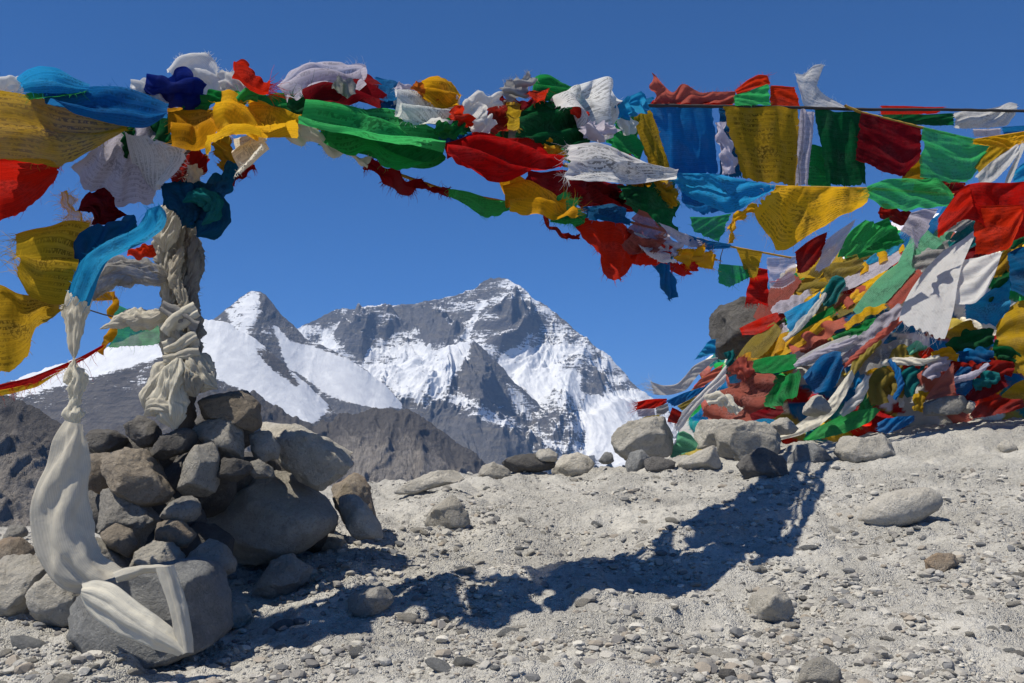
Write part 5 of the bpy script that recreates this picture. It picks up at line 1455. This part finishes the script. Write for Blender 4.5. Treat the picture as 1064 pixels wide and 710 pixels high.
GH = 'prayer flags draped over the heap'
def FH(label, col, p0, p1, w0, w1=None, sag=0.0, mid=None, z=True, near=.10, **k):
    if z: p0, p1 = z6(p0)[0], z6(p1)[0]; w0 = w0 / 2.452; w1 = None if w1 is None else w1 / 2.452; mid = None if mid is None else mid / 2.452
    w1 = w0 if w1 is None else w1
    p0, p1 = np.array(p0), np.array(p1); dd = p1 - p0
    mid = mid or 0.62 * (w0 + w1)
    h = len(_pend)
    A, B = band(p0 - dd * (.06 + .05 * math.sin(h)), p1 + dd * (.06 + .05 * math.cos(h * 2.1)), w0 * (.72 + .2 * math.sin(h * 1.7)), w1 * (.72 + .2 * math.cos(h * 2.9)), sag or 3.0 * math.sin(h * 3.3), mid)
    a = dict(group=GH, Y='heap', slack=((1.03, 1.12), (1.14, 1.22), (1.18, 1.10), (1.02, 1.08))[h % 4], lam=(.12, .30, .22, .40, .16)[h % 5], amp=(.010, .026, .018)[h % 3], pin='', shape=.10, near=near, dirt=(.35, .7, .5)[h % 3], fray='Be', fden=.4, flen=.04)
    a.update(k)
    sheet(label, col, A, B, **a)
def FP(label, col, A, B, near=.12, **k):
    a = dict(group=GH, Y='heap', slack=(1.14, 1.26), lam=.14, amp=.03, pin='', shape=.10, near=near, dirt=.55)
    a.update(k)
    sheet(label, col, A, B, **a)
def RH(label, col, line, rad, near=.12, **k):
    a = dict(group='rags bunched on the heap', Y='heap', near=near)
    a.update(k)
    return crumple(label, col, z6(*line), np.array(rad) * 1.15 / 2.452, **a)

# upper slope, lines of flags converging to the upper right
FH('olive yellow flag draped high on the heap', 'olive', (490,150), (700,50), 50, 40)
FH('mustard sheer flag tip at the top left of the heap', 'mustard', (500,110), (590,60), 40, 50, printed=.4)
FH('crumpled white strip under the olive yellow flag', 'lilac', (605,140), (740,66), 30, 34)
FH('light blue flag slanting above the white strip', 'sky', (665,75), (770,12), 24, 40)
FH('narrow yellow flag strip below the white strip', 'yellow', (605,190), (742,104), 26, 28)
FH('salmon strip under the narrow yellow strip', 'salmon', (563,212), (655,150), 28, 26, printed=.3)
FH('long mint green flag spread down the middle of the heap', 'mint', (648,212), (775,85), 48, 50, mid=56, near=.18)
FH('upper end of the mint green flag narrowing to a tail', 'mint', (745,130), (780,20), 40, 14, near=.16)
FH('dark grey twisted cloth slanting near the top', 'grey', (762,108), (900,42), 44, 40)
FH('turquoise green cloth rolled near the heap top', 'mint', (768,52), (880,-10), 50, 50)
FH('salmon flag tip below the mint green flag', 'salmon', (722,190), (805,118), 34, 46, near=.16)
FP('light blue printed flag pointing down left on the heap', 'sky', z6((452,212),(480,195),(515,178),(548,153)), z6((466,268),(485,262),(515,232),(540,190)), near=.2, printed=.4, slack=1.15)
FP('dark teal cloth bunched above the light blue flag', 'teal', z6((552,150),(575,118),(608,122)), z6((548,200),(580,185),(612,140)), near=.18, slack=1.4)
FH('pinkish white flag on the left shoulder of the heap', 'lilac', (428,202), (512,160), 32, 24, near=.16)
FH('dusty red cloth standing at the left shoulder', 'pink', (400,222), (478,122), 46, 44, near=.14)
FH('bright red flag lying against the dark boulder', 'red', (352,254), (440,216), 28, 30, near=.2)
FH('crimson cloth between dusty red and pinkish white flags', 'crimson', (410,235), (480,190), 30, 26, near=.08)
FH('yellow strip bordering the dusty red cloth', 'mustard', (488,160), (556,128), 24, 20)
FH('pale yellow flag hanging below the dark teal cloth', 'olive', (545,215), (580,160), 40, 30)
FH('olive flag folded over the left edge near the boulder', 'olive', (345,330), (432,248), 44, 40, near=.2)
FH('grey white cloth behind the olive folded flag', 'lilac', (410,310), (455,245), 24, 30, near=.12)
FH('yellow flag with rows of print on the left slope', 'yellow', (350,345), (500,258), 36, 30, printed=.7, near=.18)
FH('bright yellow flag strip along the middle slope', 'yellow', (445,310), (565,228), 26, 24, near=.2)
FH('green strip along the top of the bright yellow strip', 'green', (478,268), (575,205), 22, 18, near=.18)
FH('light blue strip between green and olive on the slope', 'blue', (520,250), (640,205), 20, 24)
FH('salmon red flag strip under the bright yellow strip', 'salmon', (478,300), (600,236), 30, 28, near=.2, printed=.3)
FH('blue flag strip in the middle of the slope', 'blue', (585,248), (705,198), 30, 26, near=.16)
FH('olive strip above the blue flag strip', 'olive', (570,226), (668,172), 30, 24)
FH('green strip below the blue flag strip', 'green', (588,274), (684,230), 28, 22, near=.18)
FH('yellow strip right of the green strip', 'yellow', (612,244), (705,196), 18, 16, near=.2)
FH('white flag curled in the middle of the heap', 'white', (495,335), (625,280), 34, 44, near=.24)
FH('yellow end under the white curled flag', 'olive', (580,310), (650,278), 26, 30)
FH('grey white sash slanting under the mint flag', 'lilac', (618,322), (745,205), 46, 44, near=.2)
FH('greyish sash end below the slanting sash', 'grey', (655,345), (780,290), 40, 44, near=.22)
FH('small dusty red flag beside the white curled flag', 'pink', (498,300), (560,278), 30, 24, near=.12)
FH('pale cloth peeking between mint flag and grey cloth', 'white', (700,170), (800,110), 22, 24, near=.10)
FH('green flag on the right slope behind the white scarf', 'green', (600,50), (690,0), 50, 40)
FH('yellow strip above the crumpled white strip', 'yellow', (640,110), (760,45), 22, 22, near=.09)
# middle and lower front
FH('green flag folded flat on the left middle of the heap', 'green', (360,345), (478,332), 34, 36, near=.22)
FH('dark blue strip under the green folded flag', 'deep', (330,378), (480,345), 22, 26, near=.16)
FP('blue crumpled flag in the centre front of the heap', 'blue', z6((498,372),(530,335),(560,312),(600,308)), z6((525,408),(545,415),(575,405),(605,350)), near=.3, slack=1.35)
FP('green flag hanging in front left of the blue crumpled flag', 'green', z6((490,352),(498,372),(492,400),(486,420)), z6((432,392),(410,420),(402,448),(430,455)), near=.3, slack=1.3)
FP('large faded pink printed cloth at the left front of the heap', 'pink', z6((300,400),(340,385),(380,365),(420,362),(432,372)), z6((235,470),(290,485),(350,490),(400,478),(425,430)), near=.26, slack=1.3, printed=.7)
FH('dark red fold at the foot of the faded pink cloth', 'crimson', (370,478), (445,455), 26, 26, near=.3)
FH('light blue strip at the foot of the faded pink cloth', 'sky', (372,492), (425,486), 12, 12, near=.32)
FP('long cream scarf trailing down the front of the heap', 'cream', z6((440,520),(475,500),(520,470),(560,440),(590,400),(625,355)), z6((445,532),(490,522),(540,500),(585,460),(610,420),(632,372)), near=.34, name='scarf', cat='scarf', group=GS, slack=1.2)
FP('green mesh flag spread out at the foot of the heap', 'leaf', z6((500,532),(540,500),(600,468),(650,455),(690,450)), z6((510,536),(560,528),(620,512),(670,490),(700,455)), near=.36, slack=1.12, printed=.3)
FP('green cloth hanging between cream scarf and olive bunch', 'green', z6((650,420),(670,380),(690,350),(715,340)), z6((660,462),(680,450),(690,440),(700,400)), near=.32)
FP('light blue rag fallen at the foot of the heap', 'blue', z6((690,490),(710,480),(740,475),(785,470)), z6((690,510),(715,518),(750,505),(785,485)), near=.45, slack=1.35)
RH('olive rag knotted low on the heap', 'olive', [(695,440),(690,405),(715,380),(745,385),(735,420)], [18, 26, 24, 20, 10], near=.32)
RH('olive yellow rag bunched above the knotted olive rag', 'olive', [(735,345),(760,325),(785,320),(800,345)], [16, 24, 20, 10], near=.28)
RH('teal rag hanging beside the knotted olive rag', 'teal', [(790,330),(775,365),(772,395),(780,420)], [16, 18, 15, 9], near=.34)
RH('bright red scrap in the tangle under the white fringe', 'red', [(755,345),(780,338),(800,345)], [8, 12, 8], near=.36)
RH('white twisted rag under the white fringe', 'lilac', [(820,375),(838,345),(862,330),(880,318)], [12, 18, 18, 10], near=.34)
FP('faded red triangular flag standing at the heap foot', 'pink', z6((812,428),(840,390),(885,336)), z6((822,432),(860,424),(890,412)), near=.48, slack=1.15)
FP('dark red flag crumpled at the lower right of the heap', 'crimson', z6((925,470),(950,440),(1000,425),(1060,430)), z6((935,478),(980,472),(1030,462),(1070,448)), near=.45)
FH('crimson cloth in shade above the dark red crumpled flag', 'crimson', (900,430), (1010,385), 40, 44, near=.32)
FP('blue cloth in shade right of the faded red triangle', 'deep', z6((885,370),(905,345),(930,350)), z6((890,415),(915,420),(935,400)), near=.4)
RH('mustard rag beside the flat grey slab', 'mustard', [(795,460),(800,435),(806,410)], [14, 16, 10], near=.4)
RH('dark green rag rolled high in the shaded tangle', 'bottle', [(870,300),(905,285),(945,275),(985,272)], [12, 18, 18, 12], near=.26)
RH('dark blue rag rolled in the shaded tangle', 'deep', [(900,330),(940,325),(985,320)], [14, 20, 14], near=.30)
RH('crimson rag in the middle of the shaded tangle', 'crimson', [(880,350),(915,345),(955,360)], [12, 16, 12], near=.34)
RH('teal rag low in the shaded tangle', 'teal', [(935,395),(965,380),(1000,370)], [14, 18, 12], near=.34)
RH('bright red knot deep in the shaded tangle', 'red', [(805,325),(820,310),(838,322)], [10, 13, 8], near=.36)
RH('yellow rag strip above the shaded tangle', 'yellow', [(830,318),(860,312),(895,322)], [8, 12, 8], near=.38)
RH('mint rag curled beside the white fringe', 'mint', [(770,310),(790,300),(815,305)], [10, 13, 9], near=.32)
RH('dark red rag at the right of the tangle', 'crimson', [(960,350),(1000,345),(1035,360)], [13, 18, 13], near=.32)
RH('dark green rag at the right of the tangle', 'bottle', [(985,300),(1015,310),(1040,335)], [14, 20, 13], near=.28)
FP('dark mustard flag spread at the right edge of the heap', 'mustard', z6((990,250),(1015,205),(1050,180),(1110,170)), z6((1000,310),(1030,340),(1060,370),(1110,380)), near=.3, printed=.3, slack=1.15)
FP('mustard flag lower at the right edge of the heap', 'mustard', z6((1005,420),(1040,390),(1110,360)), z6((1010,440),(1050,440),(1110,440)), near=.4, slack=1.15)
FP('light blue flag behind the second white scarf', 'sky', z6((912,190),(950,170),(990,150),(1030,130)), z6((915,225),(950,235),(990,245),(1028,200)), near=.3)
FP('yellow printed flag in shade below the light blue flag', 'mustard', z6((862,265),(890,240),(930,225)), z6((880,285),(915,280),(950,262)), near=.26, printed=.5)
FP('green strip slanting behind the second white scarf', 'bottle', z6((955,190),(985,140),(1010,95)), z6((975,205),(1010,150),(1035,110)), near=.28)
FP('blue sheet hanging in shade at the right edge', 'deep', z6((1020,60),(1050,45),(1110,40)), z6((1030,150),(1060,165),(1110,170)), near=.4, slack=1.15)
FP('dark mustard strip slanting at the upper right of the heap', 'mustard', z6((990,75),(1020,50),(1060,30)), z6((985,120),(1020,110),(1055,80)), near=.3)
FH('dark teal flag under the big red flag', 'teal', (880,40), (1000,-20), 50, 60, near=.12)
FH('grey scrap under the big red flag', 'grey', (860,-5), (930,-30), 24, 24, near=.2)
FH('blue flag at the top right of the heap', 'blue', (760,30), (900,-50), 30, 40, near=.1)
FH('dark red flag high on the right slope', 'crimson', (900,90), (1010,20), 40, 40, near=.08)
FH('green flag high on the right shoulder', 'bottle', (1000,40), (1080,-20), 60, 60, near=.06)
# thin twisted strips and cords lying over everything
def RT(label, col, line, w=6, near=.26):
    crumple(label, col, z6(*line), np.array([w * .55, w, w, w * .5]) / 2.452, Y='heap', near=near, group='twisted strips over the heap', slack=(1.04, 1.45), dirt=.5, fray=14, flen=.03)
RT('thin salmon strip slanting under the grey sash', 'salmon', [(600,350),(660,300),(720,250),(770,210)], 9)
RT('narrow pale strip above the blue crumpled flag', 'lilac', [(480,345),(530,318),(590,296),(640,270)], 10)
RT('thin olive strip falling past the blue crumpled flag', 'olive', [(610,395),(630,350),(665,310),(700,280)], 10)
RT('white strip hanging right of the knotted olive rag', 'white', [(752,450),(748,410),(755,370),(770,345)], 10)
RT('green strip hanging left of the knotted olive rag', 'green', [(640,480),(655,440),(672,400),(690,370)], 12)
RT('narrow white strip on the left shoulder', 'white', [(455,280),(490,245),(530,200),(560,160)], 9)
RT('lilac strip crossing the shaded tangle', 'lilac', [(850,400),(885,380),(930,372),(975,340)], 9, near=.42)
RT('pale strip crossing below the white fringe', 'cream', [(700,340),(750,330),(800,335),(850,320)], 10, near=.40)
RT('faded blue strip in the lower tangle', 'blue', [(720,330),(745,360),(750,395),(735,430)], 9, near=.42)
RT('white crumpled strip at the foot of the heap', 'white', [(600,470),(630,440),(655,405),(665,370)], 13, near=.40)
# hanging white scarves
FP('large white fringed scarf hanging over the heap', 'white', z6((936,0),(905,25),(862,48),(815,95),(780,145),(755,190),(745,235)), z6((940,10),(922,50),(905,90),(893,145),(885,200),(872,250),(858,285)), near=.55, name='scarf', cat='scarf', group=GS, slack=(1.02, 1.06), amp=.012, fray='e', flen=.16, fden=.5, lam=.4)
FP('second white scarf blown flat at the right of the first', 'white', z6((892,80),(935,70),(975,62),(1008,55)), z6((880,182),(905,190),(940,186),(965,160),(990,110)), near=.5, slack=1.12, name='scarf', cat='scarf', group=GS, lam=.25)
# left toe, streaming out of the heap
def FT(label, col, A, B, Y=8.3, **k):
    a = dict(group='flags streaming from the left toe of the heap', Y=Y, slack=1.2, lam=.12, amp=.02)
    a.update(k)
    sheet(label, col, z8(*A), z8(*B), **a)
FT('small light blue flag blown left of the dark boulder', 'sky', [(492,60),(470,60),(450,75)], [(490,128),(440,145),(384,162)], Y=8.6)
FT('long white flag blown out to the left from the heap', 'white', [(498,150),(440,158),(380,190),(340,240),(300,282),(230,290),(165,265)], [(500,156),(460,185),(400,240),(345,310),(280,332),(220,336),(178,328)], Y=8.45, fray='e', flen=.14, printed=.5)
FT('narrow salmon flag under the long white flag', 'salmon', [(530,180),(470,215),(410,258),(372,308)], [(520,215),(490,255),(440,285),(385,312)], Y=8.4)
FT('white flag draped down the left toe of the heap', 'white', [(545,180),(500,240),(430,310),(360,380),(300,440),(282,500)], [(545,265),(490,310),(430,365),(370,430),(335,490),(300,515)], Y=8.1, pleat=2)
FT('blue strip across the left toe of the heap', 'blue', [(450,288),(390,305),(330,325),(240,365)], [(445,305),(400,335),(340,370),(285,392)], Y=8.25)
FT('small red flag with frayed end at the far left toe', 'red', [(250,352),(200,352),(150,356),(105,368)], [(250,372),(210,395),(160,405),(95,410)], Y=8.3, fray='e', flen=.1)
FT('white scrap under the small red frayed flag', 'lilac', [(190,402),(150,402),(100,408)], [(195,438),(150,442),(110,440)], Y=8.25, printed=.5)
FT('dark red cloth wedged behind the tan boulder', 'crimson', [(325,420),(300,405),(275,395)], [(300,475),(280,472),(250,465)], Y=7.9)
FT('yellow strip beside the white toe drape', 'olive', [(425,325),(370,352),(300,388)], [(420,350),(375,378),(325,412)], Y=8.2)
FT('olive scrap behind the tan boulder', 'olive', [(215,432),(175,436),(130,445)], [(215,455),(175,460),(140,462)], Y=8.1)
FT('blue scrap at the very left tip of the heap', 'blue', [(130,450),(95,458),(55,472)], [(130,464),(95,474),(58,486)], Y=8.15)
FT('grey scrap between red flag and dark red cloth', 'grey', [(255,375),(225,385),(195,395)], [(262,410),(235,430),(200,435)], Y=8.15)
FT('mint cloth crumpled beside the tan boulder', 'mint', [(305,520),(330,510),(370,530),(405,575)], [(262,645),(290,640),(330,625),(390,605)], Y=7.35, slack=1.35)
crumple('fuzzy salmon tuft at the left end of the slope', 'salmon', z8((580,175),(610,200),(640,215),(675,205)), [6, 9, 9, 5], Y=8.2, fray=160, flen=.06, group='rags bunched on the heap')
crumple('teal threads hanging beside the dark boulder', 'teal', z8((555,120),(565,150),(560,190),(556,230)), [4, 5, 5, 3], Y=8.3, fray=120, flen=.06, group='rags bunched on the heap')
crumple('cream shoe shaped knot on the faded pink cloth', 'cream', z8((450,370),(480,350),(520,350),(560,380),(600,420)), [4, 6, 6, 5, 3], Y=7.5, fray=60, group='rags bunched on the heap')

flush_sheets()

# ------------------------------------------------------------------ stones and gravel lying on the slope
PEB = []
for k in range(10):
    an = np.linspace(0, 2 * math.pi, 9)[:-1]
    r_ = np.random.default_rng(50 + k)
    poly = np.stack([np.cos(an) * r_.uniform(.75, 1.25, 8), np.sin(an) * r_.uniform(.5, .8, 8)], 1)
    v, F = rock_verts(poly, r_.uniform(1.2, 1.9), 400 + k, .7, 8, .045, ICO3)
    PEB.append((v, F))
STONE_ME = [[new_mesh('stone', v, F, ROCK[m]) for (v, F) in PEB] for m in ('pale', 'grey', 'pale', 'blue', 'pale')]
def slope_point(r):
    """A place on the slope, evenly spread over the picture rather than over the plan."""
    while True:
        px, py = r.uniform(-30, 1094), r.uniform(486, 740)
        if px > 700 and py < 470 + 0: continue
        Y = ground_hit(px, py)
        if Y > 7.1: continue
        p = P(px, py, Y)
        x, y = p[0], p[1]
        if ((px - 200) / 175) ** 2 + ((py - 560) / 85) ** 2 < 1: continue
        return x, y, float(ground_z(x, y)), px, py

r5 = np.random.default_rng(11)
n_big = 0
while n_big < 295:
    x, y, z, px, py = slope_point(r5)
    s = 0.013 + 0.018 * r5.random() + (0.035 * r5.random() if r5.random() < .2 else 0)
    me = STONE_ME[r5.integers(0, 5)][r5.integers(0, 10)]
    o = link('stone', me, loc=(x, y, z - s * .10))
    o.rotation_euler = (r5.normal() * .25, r5.normal() * .25, r5.uniform(0, 6.28))
    o.scale = (s * r5.uniform(.8, 1.5), s, s * r5.uniform(.5, .95))
    tag(o, 'loose small stone lying on the gravel slope', 'stone', 'loose stones scattered over the gravel')
    n_big += 1

def gravel():
    v0, F0 = ICO2
    bases = []
    for k in range(12):
        r_ = np.random.default_rng(90 + k)
        v = v0.copy()
        for i in range(7):
            n = r_.normal(size=3); n /= np.linalg.norm(n)
            d = v @ n; lim = r_.uniform(.45, .8)
            v = v - np.maximum(d - lim, 0)[:, None] * n
        bases.append(v * [1.25, 1, .7])
    N = 46000
    r_ = np.random.default_rng(77)
    px = r_.uniform(-60, 1124, N); py = r_.uniform(488, 760, N)
    # clusters and bare patches
    Yt = np.linspace(2.4, 9.5, 500)
    Yh = np.zeros(N)
    for c in range(0, N, 3000):
        s = slice(c, c + 3000)
        pp = P(px[s][:, None], py[s][:, None], Yt[None])
        d = pp[..., 2] - ground_z(pp[..., 0], pp[..., 1], False)
        Yh[s] = Yt[np.argmax(d <= 0, axis=1)]
    p = P(px, py, Yh); x, y = p[:, 0], p[:, 1]
    dens = fbm(np.stack([x * 2.2, y * 2.2, 0 * x], -1), 3)
    ok = (Yh > 2.5) & (Yh < 7.6) & (r_.random(N) < sstep(-.35, .4, dens) + .10)
    x, y = x[ok], y[ok]; z = ground_z(x, y)
    n = len(x)
    s = 0.0032 + 0.0065 * r_.random(n) ** 2 + 0.021 * (r_.random(n) < .15) * r_.random(n) ** 1.5
    pal = np.array([(.50, .48, .43), (.46, .44, .39), (.38, .36, .32), (.30, .285, .26), (.22, .21, .20), (.46, .44, .40), (.17, .172, .175), (.33, .29, .24), (.40, .385, .35)])
    ci = r_.integers(0, len(pal), n)
    V = np.zeros((n, len(v0), 3), np.float32); Cc = np.zeros((n, len(v0), 3), np.float32)
    a = r_.uniform(0, 6.28, n)
    for k in range(n):
        b = bases[k % 12]
        ca, sa = math.cos(a[k]), math.sin(a[k])
        q = b * s[k]
        V[k] = np.stack([q[:, 0] * ca - q[:, 1] * sa + x[k], q[:, 0] * sa + q[:, 1] * ca + y[k], q[:, 2] + z[k] + s[k] * .15], 1)
    Cc[:] = (pal[ci] * r_.uniform(.8, 1.15, (n, 1)))[:, None]
    F = (F0[None] + (np.arange(n) * len(v0))[:, None, None]).reshape(-1, 3)
    t = NT('mixed_gravel')
    at = t.n('ShaderNodeAttribute', attribute_name='tint')
    ob = t.n('ShaderNodeTexCoord').outputs['Object']
    pb = t.n('ShaderNodeBsdfPrincipled'); pb.inputs['Roughness'].default_value = .9; pb.inputs['Specular IOR Level'].default_value = .2
    t.l(t.mix(t.ramp(t.noise(ob, 220, 3, .6), [(.45, 0), (.7, .4)]), at.outputs['Color'], (.14, .135, .13)), pb.inputs['Base Color'])
    t.l(t.bump(t.noise(ob, 250, 4, .7), .5, .004), pb.inputs['Normal'])
    t.l(pb.outputs[0], t.out.inputs[0])
    me = new_mesh('gravel', V.reshape(-1, 3), F, t.m, smooth=False, attrs={'tint': Cc.reshape(-1, 3)})
    tag(link('gravel', me), 'fine grey gravel strewn over the slope', 'gravel', kind='stuff')
gravel()

# ------------------------------------------------------------------ the air: thin mountain haze
def build_haze(density):
    x0, x1, y0, y1, z0, z1 = -31000, 31000, -4000, 61000, -440, 5200
    v = [(x0,y0,z0),(x1,y0,z0),(x1,y1,z0),(x0,y1,z0),(x0,y0,z1),(x1,y0,z1),(x1,y1,z1),(x0,y1,z1)]
    f = np.array([(0,3,2,1),(4,5,6,7),(0,1,5,4),(1,2,6,5),(2,3,7,6),(3,0,4,7)])
    t = NT('thin_air_haze')
    pv = t.n('ShaderNodeVolumePrincipled')
    pv.inputs['Color'].default_value = (.32, .56, 1.0, 1)
    pv.inputs['Density'].default_value = density
    pv.inputs['Anisotropy'].default_value = 0.0
    t.l(pv.outputs[0], t.out.inputs['Volume'])
    o = link('haze', new_mesh('haze', v, f, t.m, smooth=False))
    tag(o, 'thin blue haze lying in the valley before the peaks', 'haze', kind='stuff')
build_haze(1.4e-5)
